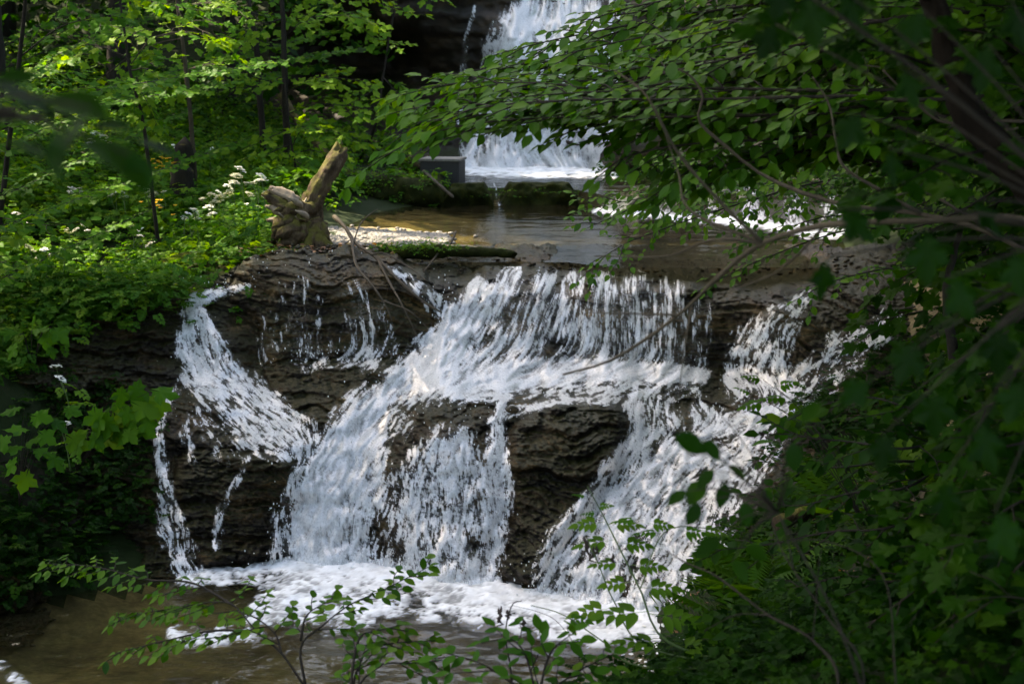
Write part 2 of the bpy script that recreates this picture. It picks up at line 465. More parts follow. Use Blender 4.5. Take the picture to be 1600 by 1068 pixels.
Vg = np.stack([GX, GY, GZ], -1).reshape(-1, 3)
Fg = grid_faces(len(gy), len(gx))[:, [0, 3, 2, 1]]
ctr = Vg[Fg].mean(1)
wet = (ctr[:, 2] < 1.97) & (ctr[:, 0] < 4.6) & (ctr[:, 0] > np.where(ctr[:, 1] > 12.5, -2.45, -4.6)) & (((ctr[:, 1] > 6.6) & (ctr[:, 1] < 24) & (ctr[:, 2] > 1.5)) | (ctr[:, 2] < -.05) & (ctr[:, 1] > 6.9))
V1, F1, _ = compact(Vg, Fg[~wet], {})
link('ground', mesh_np('ground', V1, F1, M['ground']), kind='structure')
V1, F1, _ = compact(Vg, Fg[wet], {})
link('stream_bed', mesh_np('stream_bed', V1, F1, M['bed']), kind='structure')

# ------------------------------------------------------------------ rock faces and white water draped on them
def blur(a, r):
    for ax in (0, 1):
        c = np.cumsum(np.concatenate([np.repeat(a.take([0], ax), r + 1, ax), a, np.repeat(a.take([-1], ax), r, ax)], ax), ax)
        n = a.shape[ax]
        a = (c.take(range(2 * r + 1, n + 2 * r + 1), ax) - c.take(range(0, n), ax)) / (2 * r + 1)
    return a

def inpoly(px, py, poly):
    p = np.asarray(poly, float)
    inside = np.zeros(px.shape, bool)
    j = len(p) - 1
    for i in range(len(p)):
        xi, yi, xj, yj = *p[i], *p[j]
        if yi != yj:
            inside ^= ((yi > py) != (yj > py)) & (px < (xj - xi) * (py - yi) / (yj - yi) + xi)
        j = i
    return inside

def strata(P, k=1.0, tilt=.10, amp=1.0):
    """How far bedded rock stands proud, by world height: thick beds, thin beds, lumps."""
    x, y, z = P[..., 0], P[..., 1], P[..., 2]
    wob = 1.6 * (fbm(x * .9, y * .9, z * .5 + 4, 5) - .5)
    s = z + tilt * x + .35 * wob
    out = 0
    for th, a in ((.27, .085), (.12, .062), (.05, .030)):
        th *= k; a *= k
        q = s / th + (fbm(x / th * .10, y / th * .10, z / th * .12, 3) - .5) * .8
        i = np.floor(q); f = q - i
        h = vnoise(x * 1.7 / k + i * 7.3, y * 1.2 / k, i * 3.7)
        out = out + a * (h * 1.5 - .2) * sstep(0, .10, f) * (1 - .65 * sstep(.35, 1, f))
    out = out + k * (.15 * (fbm(x * 2.2 / k, y * 2.2 / k, z * 2.6 / k, 5, .6) - .5) + .05 * (fbm(x * 14 / k, y * 14 / k, z * 22 / k, 3) - .5))
    cr = np.abs(fbm(x * 1.3 / k + 9, y * 1.3 / k, z * 5.5 / k + .5 * wob, 5, .6) - .5)
    out = out - k * .05 * sstep(.03, .0, cr) * vnoise(x * 2 / k, y * 2 / k, z * 2 / k)
    out = out + k * .040 * (vnoise(x * 30 / k, y * 30 / k, z * 70 / k) - .5) + k * .018 * (vnoise(x * 70 / k, y * 70 / k, z * 120 / k) - .5) + k * .030 * (fbm(x * 6 / k, y * 6 / k + 3, z * 26 / k, 3, .65) - .5)
    return out * amp

def lic(noise, vx, vy, L):
    H, Wd = noise.shape
    acc = noise.copy(); n = 1
    for sgn in (1, -1):
        X, Y = np.meshgrid(np.arange(Wd, dtype=float), np.arange(H, dtype=float))
        for k in range(L):
            xi = np.clip(X.round().astype(int), 0, Wd - 1); yi = np.clip(Y.round().astype(int), 0, H - 1)
            X += sgn * vx[yi, xi]; Y += sgn * vy[yi, xi]
            xi = np.clip(X.round().astype(int), 0, Wd - 1); yi = np.clip(Y.round().astype(int), 0, H - 1)
            w = 1 - k / (L + 4)
            acc += noise[yi, xi] * w; n += w
    return acc / n

def stroke_fields(px, py, strokes, cuts=(), rough=9.0):
    """Water cover and flow direction from hand-laid strokes: ([(x, y, halfwidth)...], density)."""
    jx = px + (fbm(px / 22, py / 22, 1.5, 4) - .5) * 2.4 * rough
    jy = py + (fbm(px / 22, py / 22, 8.5, 4) - .5) * 2.4 * rough
    D = np.zeros(px.shape); vx = np.zeros(px.shape); vy = np.full(px.shape, .02)
    for pts, dens in strokes:
        pts = np.asarray(pts, float)
        best = np.zeros(px.shape); bx = np.zeros(px.shape); by = np.zeros(px.shape)
        for a, b in zip(pts[:-1], pts[1:]):
            d = b[:2] - a[:2]; L2 = (d ** 2).sum() + 1e-9
            t = np.clip(((px - a[0]) * d[0] + (py - a[1]) * d[1]) / L2, 0, 1)
            w = a[2] + t * (b[2] - a[2]); s = np.clip(w / 24, .22, 1.2)
            kx, ky = px + s * (jx - px), py + s * (jy - py)
            t = np.clip(((kx - a[0]) * d[0] + (ky - a[1]) * d[1]) / L2, 0, 1)
            r = np.hypot(kx - a[0] - t * d[0], ky - a[1] - t * d[1]) / w
            w = 1 - sstep(.45, 1.25, r)
            u = d / math.sqrt(L2)
            m = w > best
            best = np.where(m, w, best)
            ww = np.exp(-r * r * .9)
            bx += u[0] * ww; by += u[1] * ww
        D = np.maximum(D, best * dens)
        vx += bx * dens; vy += by * dens
    for pts, dens in cuts:
        for x, y, rx, ry in pts:
            D *= 1 - dens * np.exp(-(((jx - x) / rx) ** 2 + ((jy - y) / ry) ** 2) ** 1.5)
    n = np.hypot(vx, vy) + 1e-9
    return D, vx / n, vy / n

def white_water(name, box, step, depth, strokes, cuts=(), lift=.045, label=None, streak=(3, 6), rough=9.0, kind='structure', seed=1, relief=None, soft=.34, scale=1.0, turb=.36, curtain=None):
    x0, y0, x1, y1 = box
    px, py = np.meshgrid(np.arange(x0, x1, step), np.arange(y0, y1, step))
    D, vx, vy = stroke_fields(px, py, strokes, cuts, rough)
    cu = np.zeros(px.shape)
    for q in curtain or ():
        cu = np.maximum(cu, blur(inpoly(px, py, q).astype(float), 9))
    ta = (1 - .85 * cu) * (fbm(px / 20, py / 20, seed + 2, 4, .6) - .5) * turb * 4
    vx, vy = vx * np.cos(ta) - vy * np.sin(ta), vx * np.sin(ta) + vy * np.cos(ta)
    r = np.random.default_rng(seed)
    n1 = r.random(px.shape); n2 = blur(r.random(px.shape), 1); n3 = blur(r.random(px.shape), 3)
    l1 = rank01(lic(n1, vx, vy, streak[0])); l2 = rank01(lic(n2, vx, vy, streak[1])); l3 = rank01(lic(n3, vx, vy, int(streak[1] * 1.5)))
    ll = rank01(lic(blur(r.random(px.shape), 1), vx, vy, 24))
    lump = rank01(.6 * fbm(px / 20 / scale, py / 28 / scale, seed, 5, .6) + .4 * lic(rank01(fbm(px / 7, py / 7, seed + 5, 2)), vx, vy, 8))
    lump2 = rank01(lic(rank01(fbm(px / 4.5, py / 4.5, seed + 15, 2)), vx, vy, 4))
    Ln = rank01((1 - cu) * (.40 * l1 + .42 * l2 + .10 * l3 + .52 * lump + .36 * lump2 + .40 * rank01(n2) + .16 * n1) + cu * (.42 * l1 + .55 * ll + .45 * l2 + .20 * l3 + .34 * lump))
    Dm = np.clip(D, 0, 1) * .91
    A = sstep(-soft, soft, Ln - (1 - Dm * 1.06)) * sstep(.02, .12, Dm)
    P0 = depth(px, py)
    A = A + (1 - A) * .26 * Dm ** 1.5
    body = blur(lift * (.25 + .75 * Dm) * (.7 + .2 * l3) + lift * .6 * (lump - .5) * Dm, 2)
    V = W(px, py, P0 - body)
    Fa = grid_faces(*px.shape)[:, [0, 1, 2, 3]]
    keep = A.ravel()[Fa].max(1) > .03
    V, Fa, at = compact(V.reshape(-1, 3), Fa[keep], {'cover': A * .97})
    return link(name, mesh_np(name, V, Fa, M['white_water'], at), kind=kind, label=label)

foot = [(130, 905), (250, 898), (300, 893), (380, 888), (450, 879), (520, 882), (600, 881), (700, 903), (760, 908), (830, 927), (920, 932), (1000, 952), (1080, 970), (1180, 995)]
dpts = [(x, y, DZ(y, 0.0) + .02) for x, y in foot] + [(x, y + 60, DZ(y + 60, -.32)) for x, y in foot]
dpts += [(x, 384, DZ(384, 1.93)) for x in (640, 760, 900, 1040, 1180)] + [(x, 402, DZ(402, 2.005)) for x in (640, 700, 780, 860)] + [(x, 402, DZ(402, 1.95)) for x in (960, 1040, 1140, 1240)]
dpts += [(1300, 400, 13.4), (1400, 400, 13.0), (1300, 384, 14.0),
  # lip of the upper tier, its foot, and the terrace below it
  (700, 432, 12.95), (760, 424, 13.0), (840, 426, 12.95), (920, 432, 12.9), (1000, 438, 12.85), (1080, 446, 12.8), (1150, 452, 12.75), (1220, 452, 12.65), (1300, 450, 12.5), (1400, 460, 12.3),
  (715, 490, 12.6), (690, 540, 12.3), (760, 500, 12.65), (800, 555, 12.32), (880, 480, 12.68), (900, 558, 12.4), (1000, 470, 12.68), (1000, 562, 12.4), (1090, 480, 12.65), (1090, 572, 12.4), (1150, 520, 12.5), (1140, 590, 12.35), (1210, 500, 12.25), (1210, 590, 12.0), (1300, 520, 12.1), (1300, 600, 11.7), (1400, 560, 11.6),
  (650, 600, 11.9), (640, 630, 11.65), (740, 592, 12.0), (820, 596, 12.05), (900, 590, 12.1), (1000, 592, 12.1), (1080, 600, 12.1), (760, 628, 11.55), (860, 622, 11.75), (920, 616, 11.8), (1000, 625, 11.8), (1080, 640, 11.7), (1160, 640, 11.6), (1260, 650, 11.3), (1400, 660, 10.9),
  # middle boulder under water, central bedded boulder
  (650, 640, 11.35), (700, 622, 11.5), (700, 670, 11.12), (760, 690, 11.12), (700, 760, 10.85), (620, 740, 10.95), (620, 820, 10.72), (760, 780, 10.80), (700, 850, 10.52), (770, 860, 10.6),
  (800, 650, 11.38), (870, 632, 11.45), (940, 628, 11.55), (980, 650, 11.45), (830, 700, 11.1), (900, 690, 11.05), (960, 700, 11.15), (840, 780, 10.85), (900, 770, 10.8), (820, 850, 10.5), (870, 850, 10.35),
  # main chute
  (590, 670, 11.5), (540, 720, 11.2), (500, 760, 11.0), (500, 830, 10.8), (560, 780, 10.95),
  # right chutes
  (1010, 680, 11.35), (1000, 750, 10.95), (960, 830, 10.45), (930, 890, 10.1), (1080, 700, 11.2), (1080, 780, 10.7), (1060, 860, 10.2), (1040, 920, 9.85), (1150, 720, 11.0), (1150, 800, 10.4), (1150, 900, 9.8), (1250, 760, 10.4), (1250, 860, 9.7), (1400, 780, 9.8), (1400, 900, 9.0),
  # left dome, shelf below it
  (380, 402, 13.05), (450, 395, 13.1), (540, 392, 13.2), (620, 398, 13.2), (660, 420, 13.05), (400, 440, 12.85), (480, 440, 12.72), (560, 440, 12.75), (630, 450, 12.78), (480, 500, 12.52), (560, 500, 12.5), (620, 500, 12.55), (660, 500, 12.65), (400, 510, 12.6), (480, 545, 12.42), (560, 545, 12.42), (640, 550, 12.35), (405, 560, 12.48),
  (440, 575, 12.2), (520, 562, 12.2), (600, 570, 12.1), (480, 620, 11.85), (560, 620, 11.75), (520, 660, 11.5), (570, 650, 11.6),
  # left stream and the rock under it
  (380, 450, 12.9), (310, 462, 12.75), (290, 520, 12.5), (340, 520, 12.45), (300, 555, 12.3), (350, 580, 12.1), (300, 600, 11.85), (380, 630, 11.75), (440, 660, 11.5), (480, 690, 11.25), (300, 640, 11.55), (380, 670, 11.42), (440, 705, 11.12), (400, 712, 11.12), (330, 708, 11.2), (460, 730, 11.02), (400, 745, 11.02), (430, 790, 11.02), (440, 840, 10.86), (340, 770, 10.98), (350, 840, 10.78), (260, 650, 11.5), (255, 720, 11.2), (270, 800, 10.85),
  # left bank rock
  (200, 470, 12.45), (120, 480, 12.4), (40, 480, 12.3), (-60, 480, 12.2), (200, 520, 12.2), (120, 540, 12.0), (200, 590, 11.9), (120, 620, 11.55), (200, 650, 11.6), (200, 700, 11.35), (120, 720, 11.1), (200, 780, 10.95), (120, 800, 10.7), (200, 850, 10.65), (40, 650, 11.2), (40, 760, 10.7), (40, 860, 10.2), (-60, 650, 10.9), (-60, 860, 9.9), (40, 915, 9.9), (-60, 930, 9.6)]
cascade_f = RBF(dpts)

def cascade_base(px, py):
    return cascade_f(px, py)

rock_polys = {
  'dome': [(372, 408), (430, 392), (520, 386), (620, 396), (668, 424), (684, 470), (680, 530), (640, 556), (540, 560), (450, 566), (404, 562), (398, 500), (360, 470)],
  'shelf': [(404, 566), (450, 568), (540, 562), (640, 558), (620, 590), (585, 650), (540, 690), (490, 672), (450, 640), (420, 600)],
  'ledge': [(286, 706), (340, 700), (400, 706), (458, 716), (474, 740), (462, 800), (444, 876), (380, 888), (310, 890), (282, 840), (262, 770)],
  'spill': [(262, 612), (320, 600), (380, 640), (446, 690), (474, 712), (400, 704), (286, 704), (256, 680)],
  'middle': [(640, 640), (700, 604), (780, 614), (792, 660), (788, 740), (778, 850), (756, 904), (690, 902), (600, 882), (586, 800), (600, 710)],
  'bedded': [(796, 656), (850, 628), (930, 612), (970, 628), (988, 664), (962, 730), (930, 790), (880, 850), (840, 915), (770, 905), (786, 850), (794, 760)],
}

def cascade_depth(px, py, fine=True):
    """Distance of the cascade rock at each photo pixel, relief included."""
    d = cascade_base(px, py)
    P = W(px, py, d)
    edge = np.zeros(px.shape)
    st = abs(px[0, 1] - px[0, 0])
    lift = np.zeros(px.shape)
    jx = px + (fbm(px / 30, py / 30, 2, 3) - .5) * 26; jy = py + (fbm(px / 30, py / 30, 6, 3) - .5) * 26
    amp = np.full(px.shape, .8)
    for nm, poly in rock_polys.items():
        m = inpoly(jx, jy, poly).astype(float)
        b = blur(m, max(1, int(5 / st)))
        edge = np.maximum(edge, 1 - np.abs(2 * b - 1))
        b2 = blur(m, max(1, int(16 / st)))
        lift += sstep(.2, 1, b2) * {'bedded': .16, 'middle': .06, 'dome': .12, 'ledge': .12, 'shelf': .05, 'spill': .05}[nm]
        if nm in ('bedded', 'ledge', 'shelf'):
            amp = np.maximum(amp, b2 * 1.15)
    amp = amp + .6 * sstep(290, 230, px)
    return d - strata(P, 1.0) * amp - lift + .035 * edge + .04

st = 1.7
rx, ry = np.meshgrid(np.arange(-70, 1440, st), np.arange(382, 1010, st))
rd = cascade_depth(rx, ry)
RV = W(rx, ry, rd)
flat = sstep(446, 420, ry) * sstep(640, 720, rx) + sstep(420, 400, ry) * sstep(720, 640, rx) * .6
RV[..., 2] += flat * (.10 * (fbm(RV[..., 0] * 3.5, RV[..., 1] * 3.5, 7, 5, .6) - .52) + .03 * (vnoise(RV[..., 0] * 16, RV[..., 1] * 16, 2) - .5))
RV = RV.reshape(-1, 3)
RF = grid_faces(*rx.shape)
fx_, fy_ = rx.ravel()[RF].mean(1), ry.ravel()[RF].mean(1)
jfx = fx_ + (fbm(fx_ / 30, fy_ / 30, 2, 3) - .5) * 26; jfy = fy_ + (fbm(fx_ / 30, fy_ / 30, 6, 3) - .5) * 26
bank_poly = [(-80, 470), (60, 462), (230, 455), (288, 470), (276, 560), (256, 640), (246, 700), (256, 800), (290, 890), (200, 905), (60, 1015), (-80, 1015)]
regions = dict(rock_polys); regions['bank'] = bank_poly
info = {'dome': ('boulder', 'rounded dark wet boulder with thin trickles below the mossy tree stump', 'boulder'),
        'shelf': ('rock_shelf', 'brown layered rock shelf beside the main white chute under the rounded boulder', 'rock'),
        'ledge': ('rock_ledge', 'dark flat-topped rock ledge at the foot of the left stream', 'rock'),
        'spill': ('rock_slab', 'sloping wet rock slab under the left stream', 'rock'),
        'middle': ('boulder', 'round rock under a thin veil of white water in the middle of the fall', 'boulder'),
        'bedded': ('boulder', 'brown layered boulder standing dry between the two white chutes', 'boulder'),
        'bank': ('rock_wall', 'dark mossy rock wall at the left edge of the waterfall', 'rock')}
keep_poly = [(-90, 482), (60, 470), (230, 462), (290, 466), (330, 446), (366, 414), (384, 396), (430, 388), (480, 394), (540, 387), (600, 394), (650, 388), (720, 378), (1460, 378), (1460, 1020), (-90, 1020)]
kq = inpoly(jfx, jfy, keep_poly)
RF, jfx, jfy = RF[kq], jfx[kq], jfy[kq]
taken = np.zeros(len(RF), bool)

def with_skirt(V, Fq, back=.22):
    """Give a rock's front sheet a rim that runs back into the bank."""
    e = np.concatenate([Fq[:, [0, 1]], Fq[:, [1, 2]], Fq[:, [2, 3]], Fq[:, [3, 0]]])
    key = np.sort(e, 1)
    _, inv, cnt = np.unique(key[:, 0].astype(np.int64) * len(V) + key[:, 1], return_inverse=True, return_counts=True)
    be = e[cnt[inv] == 1]
    ids = np.unique(be)
    mp = np.full(len(V), -1); mp[ids] = len(V) + np.arange(len(ids))
    V2 = np.concatenate([V, V[ids] + np.array([0, back, -.05])])
    sk = np.stack([be[:, 1], be[:, 0], mp[be[:, 0]], mp[be[:, 1]]], 1)
    return V2, np.concatenate([Fq, sk])

for nm, poly in regions.items():
    m = inpoly(jfx, jfy, poly) & ~taken
    taken |= m
    V1, F1, _ = compact(RV, RF[m], {})
    V1, F1 = with_skirt(V1, F1)
    nme, lab, cat = info[nm]
    link(nme, mesh_np(nme, V1, F1, M['rock']), label=lab, cat=cat, group='rocks of the cascade')
V1, F1, _ = compact(RV, RF[~taken], {})
link('bedrock', mesh_np('bedrock', V1, F1, M['rock']), kind='structure')

strokes = [
  # left stream
  ([(388, 446, 5), (345, 458, 10), (305, 468, 13), (296, 500, 20), (305, 540, 30)], .66),
  ([(318, 490, 10), (335, 540, 22), (352, 580, 22)], .62),
  ([(300, 545, 26), (330, 590, 46), (390, 636, 46), (440, 668, 38), (486, 694, 32)], .66),
  ([(300, 590, 26), (330, 620, 26), (390, 660, 30), (430, 700, 20)], .50),
  ([(276, 610, 12), (248, 655, 12), (252, 712, 11), (258, 770, 15), (270, 830, 24), (294, 893, 26)], .48),
  ([(310, 625, 10), (290, 680, 12), (298, 716, 12)], .24), ([(388, 712, 6), (374, 745, 7), (346, 796, 8), (338, 850, 10)], .34), ([(330, 640, 40), (360, 690, 40)], .16),
  ([(375, 690, 10), (410, 708, 10), (470, 712, 12)], .4),
  # trickles on the dome
  ([(470, 440, 12), (464, 490, 22), (476, 558, 26)], .30), ([(500, 470, 10), (506, 550, 18)], .22), ([(552, 448, 14), (572, 500, 26), (574, 556, 28)], .36), ([(535, 460, 8), (540, 550, 14)], .22), ([(408, 500, 8), (414, 566, 10)], .20), ([(600, 480, 12), (606, 550, 18)], .14),
  ([(612, 414, 6), (655, 450, 12), (692, 490, 18)], .52), ([(585, 558, 18), (560, 562, 16), (480, 566, 14)], .25), ([(440, 450, 14), (430, 540, 16)], .12),
  # main chute
  ([(752, 440, 12), (722, 485, 24), (700, 540, 42), (655, 592, 46)], .90),
  ([(730, 500, 30), (690, 560, 44), (630, 615, 50), (570, 672, 56), (522, 730, 58), (500, 790, 52), (494, 884, 56)], 1.0),
  ([(470, 740, 12), (456, 800, 26), (450, 878, 30)], .55),
  ([(600, 640, 30), (560, 700, 50), (560, 780, 56), (560, 884, 60)], .86),
  # fan of the upper tier
  ([(800, 436, 24), (768, 490, 40), (742, 560, 50)], .82), ([(852, 440, 24), (830, 500, 44), (805, 572, 50)], .70), ([(896, 440, 18), (878, 500, 40), (864, 570, 44)], .64),
  ([(940, 454, 34), (934, 510, 40), (930, 572, 44)], .74), ([(990, 458, 36), (992, 510, 40), (994, 576, 42)], .72), ([(1042, 464, 32), (1044, 520, 36), (1046, 580, 38)], .60), ([(1088, 474, 10), (1090, 530, 14), (1092, 588, 16)], .48), ([(1106, 476, 8), (1098, 590, 12)], .3),
  # terrace
  ([(1100, 586, 14), (1000, 582, 26), (900, 578, 30), (800, 584, 36), (700, 600, 40)], .95),
  ([(1080, 612, 14), (980, 612, 20), (900, 606, 16)], .62), ([(860, 612, 14), (780, 618, 14), (700, 612, 16)], .52), ([(960, 628, 8), (880, 622, 10), (800, 642, 9), (770, 660, 10)], .60),
  # veil on the middle boulder
  ([(690, 672, 16), (670, 730, 44), (660, 800, 60), (650, 882, 60)], .66), ([(720, 690, 30), (724, 780, 52), (716, 894, 50)], .74), ([(786, 628, 8), (778, 680, 16), (772, 760, 30), (752, 890, 34)], .78), ([(650, 770, 20), (618, 884, 40)], .8),
  # right chutes
  ([(985, 632, 16), (998, 660, 16), (986, 700, 18), (966, 730, 22)], .72), ([(1010, 628, 20), (1040, 660, 30), (1020, 710, 34)], .55),
  ([(1270, 640, 16), (1180, 650, 24), (1110, 690, 40), (1050, 730, 46), (990, 780, 50), (950, 840, 52), (930, 920, 50)], .84), ([(1160, 700, 40), (1090, 770, 52), (1050, 840, 56), (1020, 950, 56)], .78),
  ([(975, 715, 20), (920, 800, 30), (880, 860, 34), (858, 918, 30)], .70), ([(1140, 760, 30), (1100, 850, 40), (1080, 950, 36)], .50), ([(1220, 670, 20), (1190, 720, 24), (1160, 760, 20)], .45), ([(1090, 640, 18), (1120, 660, 18), (1060, 700, 20)], .6),
  # upper right falls
  ([(1262, 462, 12), (1220, 490, 26), (1180, 530, 34), (1160, 596, 36)], .44), ([(1236, 500, 20), (1216, 540, 26), (1212, 596, 26)], .46), ([(1390, 500, 22), (1320, 555, 34), (1270, 600, 34), (1230, 640, 26)], .50), ([(1300, 530, 12), (1280, 590, 16)], .40), ([(1150, 596, 20), (1210, 604, 20)], .7),
]
cuts = [([(640, 650, 40, 34), (680, 660, 36, 28), (620, 700, 22, 30)], .75), ([(590, 840, 16, 46), (612, 850, 20, 36)], .8), ([(740, 665, 34, 26), (690, 640, 40, 16)], .6), ([(750, 845, 30, 14)], .5), ([(1050, 615, 34, 14), (1020, 650, 18, 14)], .5),
        ([(905, 470, 12, 26), (865, 545, 10, 22)], .6), ([(1090, 735, 20, 10), (1130, 690, 26, 12)], .5), ([(350, 628, 22, 10)], .7), ([(760, 520, 10, 24)], .4)]
white_water('cascade_water', (236, 416, 1424, 985), 1.45, lambda a, b: blur(blur(cascade_depth(a, b), 6), 5) - .05, strokes, cuts, lift=.075, seed=3,
            curtain=[[(770, 430), (1120, 440), (1116, 584), (880, 570), (780, 560), (740, 540)], [(440, 440), (600, 440), (600, 552), (440, 552)]])

# ------------------------------------------------------------------ far cliff and the tall fall
cpts = [(830, -90, 25.3), (900, -90, 25.3), (830, 0, 24.9), (900, 0, 24.9), (830, 28, 24.7), (900, 25, 24.7), (800, 60, 24.1), (900, 60, 24.1), (830, 140, 23.85), (920, 140, 23.8), (830, 264, 23.5), (920, 264, 23.4), (740, 262, 23.4),
        (720, 20, 24.5), (740, 100, 24.6), (700, 190, 24.2), (600, -80, 24.0), (660, 20, 23.9), (600, 38, 23.7), (560, 0, 23.7), (660, 50, 24.3), (600, 62, 26.0), (520, 90, 26.6), (600, 120, 26.4), (680, 110, 25.2), (560, 165, 24.6), (610, 215, 23.6), (660, 262, 23.1),
        (480, -60, 24.4), (480, 30, 25.6), (440, 100, 25.8), (440, 190, 24.4), (500, 240, 22.6), (560, 280, 21.5), (430, -80, 24.5), (650, 275, 22.6), (760, 285, 22.6), (950, 285, 22.4), (1050, 275, 21.7),
        (980, 40, 24.3), (960, 140, 23.8), (960, 240, 22.9), (1060, -80, 24.6), (1060, 80, 23.8), (1060, 180, 23.3), (1060, 240, 22.3), (1160, -80, 24.5), (1160, 120, 22.8), (1180, 230, 20.5), (1260, 230, 19.6), (1300, -80, 22), (1300, 140, 20.5), (1180, 290, 19.3), (1300, 280, 18.6)]
cliff_f = RBF(cpts)

def cliff_depth(px, py):
    d = cliff_f(px, py)
    return d - strata(W(px, py, d), 2.2, .04, .9) + .05

cx, cy = np.meshgrid(np.arange(420, 1310, 4.0), np.arange(-110, 300, 4.0))
CVv = W(cx, cy, cliff_depth(cx, cy)).reshape(-1, 3)
link('cliff', mesh_np('cliff', *with_skirt(CVv, grid_faces(*cx.shape), .8), M['cliff']), kind='structure')
white_water('tall_waterfall', (690, -60, 975, 275), 1.5, lambda a, b: cliff_f(a, b) - .12, [
  ([(850, -60, 50), (850, 0, 44), (846, 30, 50)], .80), ([(900, -60, 50), (905, 0, 44), (910, 40, 50)], .80), ([(950, -10, 20), (960, 60, 24), (950, 140, 24)], .6),
  ([(830, 30, 44), (806, 80, 50), (796, 140, 46)], .90), ([(890, 30, 50), (870, 80, 60), (856, 150, 66), (830, 264, 80)], .97), ([(930, 40, 40), (930, 140, 44), (920, 264, 60)], .92),
  ([(800, 120, 50), (800, 200, 50), (790, 266, 64)], .85), ([(780, 100, 22), (768, 180, 26), (744, 262, 34)], .70), ([(720, 262, 18), (840, 258, 26), (960, 264, 20)], 1.0),
  ([(742, 10, 3), (728, 60, 5), (722, 130, 9), (708, 200, 12)], .55)], lift=.16, seed=5, streak=(6, 14), rough=6, soft=.35, curtain=[[(690, -60), (975, -60), (975, 20), (690, 20)], [(690, 10), (755, 10), (745, 210), (690, 210)]])

# small step from the upper pool down into the middle pool on the right
spts = [(900, 288, DZ(288, 2.15)), (1000, 290, DZ(290, 2.2)), (1130, 300, DZ(300, 2.19)), (1240, 306, DZ(306, 2.19)), (1330, 306, DZ(306, 2.22)), (930, 326, DZ(326, 1.99)), (1000, 334, DZ(334, 1.99)), (1130, 342, DZ(342, 1.99)), (1240, 354, DZ(354, 1.99)), (1330, 360, DZ(360, 1.99)),
        (930, 350, DZ(350, 1.8)), (1130, 366, DZ(366, 1.8)), (1330, 384, DZ(384, 1.8)), (1060, 312, DZ(312, 2.12)), (1180, 318, DZ(318, 2.12)), (980, 305, DZ(305, 2.13)), (900, 310, DZ(310, 1.98))]
step_f = RBF(spts)
def step_depth(px, py):
    d = step_f(px, py)
    return d - strata(W(px, py, d), .9, .0, .8)
sx_, sy_ = np.meshgrid(np.arange(905, 1330, 3.0), np.arange(290, 372, 3.0))
link('rock_step', mesh_np('rock_step', *with_skirt(W(sx_, sy_, step_depth(sx_, sy_)).reshape(-1, 3), grid_faces(*sx_.shape), .3), M['rock']),
     label='low rock step with white riffles between the two upper pools', cat='rock', group='rocks of the cascade')
white_water('riffle_water', (915, 292, 1325, 372), 1.3, lambda a, b: blur(step_depth(a, b), 2) - .03, [
  ([(990, 300, 12), (965, 320, 14), (950, 330, 14)], .62), ([(1050, 304, 16), (1030, 326, 18), (1000, 334, 10)], .6), ([(1110, 306, 18), (1100, 336, 20)], .64), ([(1170, 306, 18), (1180, 340, 20)], .62), ([(1240, 310, 20), (1240, 350, 20)], .66), ([(1300, 316, 18), (1295, 356, 18)], .5),
  ([(945, 326, 7), (1010, 334, 7), (1100, 341, 8), (1190, 347, 8), (1260, 356, 9), (1320, 360, 8)], .78)], lift=.05, seed=8, streak=(4, 9), rough=5)

# ------------------------------------------------------------------ pools
def pool(name, xs, ys, z, mat, foam=None, mask=None, wave=.012, soft=.46, seed=2, hump=.05):
    X, Y = np.meshgrid(xs, ys)
    P = np.stack([X, Y, np.full(X.shape, z)], -1)
    px, py, _ = PX(P)
    Fm = np.zeros(X.shape)
    if foam:
        D, vx, vy = stroke_fields(px, py, foam, (), 14)
        n = rank01(.6 * fbm(X * 7, Y * 6, seed, 6, .66) + .25 * fbm(X * 30, Y * 24, seed + 3, 3, .7) + .25 * np.abs(fbm(X * 5, Y * 5, seed + 7, 4) - .5))
        lace = rank01(-np.abs(fbm(X * 13, Y * 10, seed + 1, 4, .6) - .5) + .5 * np.abs(fbm(X * 34, Y * 26, seed + 4, 3) - .5))
        n = rank01(n + .55 * lace)
        Fm = sstep(-soft, soft, n - (1 - D * 1.05)) * sstep(.03, .15, D) * (.72 + .28 * rank01(fbm(X * 16, Y * 12, seed + 9, 5, .7)))
        P[..., 2] += hump * D * (fbm(X * 6, Y * 6, 2.2, 4) - .2) + .022 * Fm * (fbm(X * 26, Y * 26, 4.2, 3))
    P[..., 2] += wave * (fbm(X * 5, Y * 7, seed, 3) - .5) * 2
    Fa = grid_faces(*X.shape)[:, [0, 3, 2, 1]]
    at = {'foam': Fm * .97}
    P = P.reshape(-1, 3)
    if mask is not None:
        P, Fa, at = compact(P, Fa[mask(P[Fa].mean(1))], at)
    return link(name, mesh_np(name, P, Fa, mat, at), kind='structure')

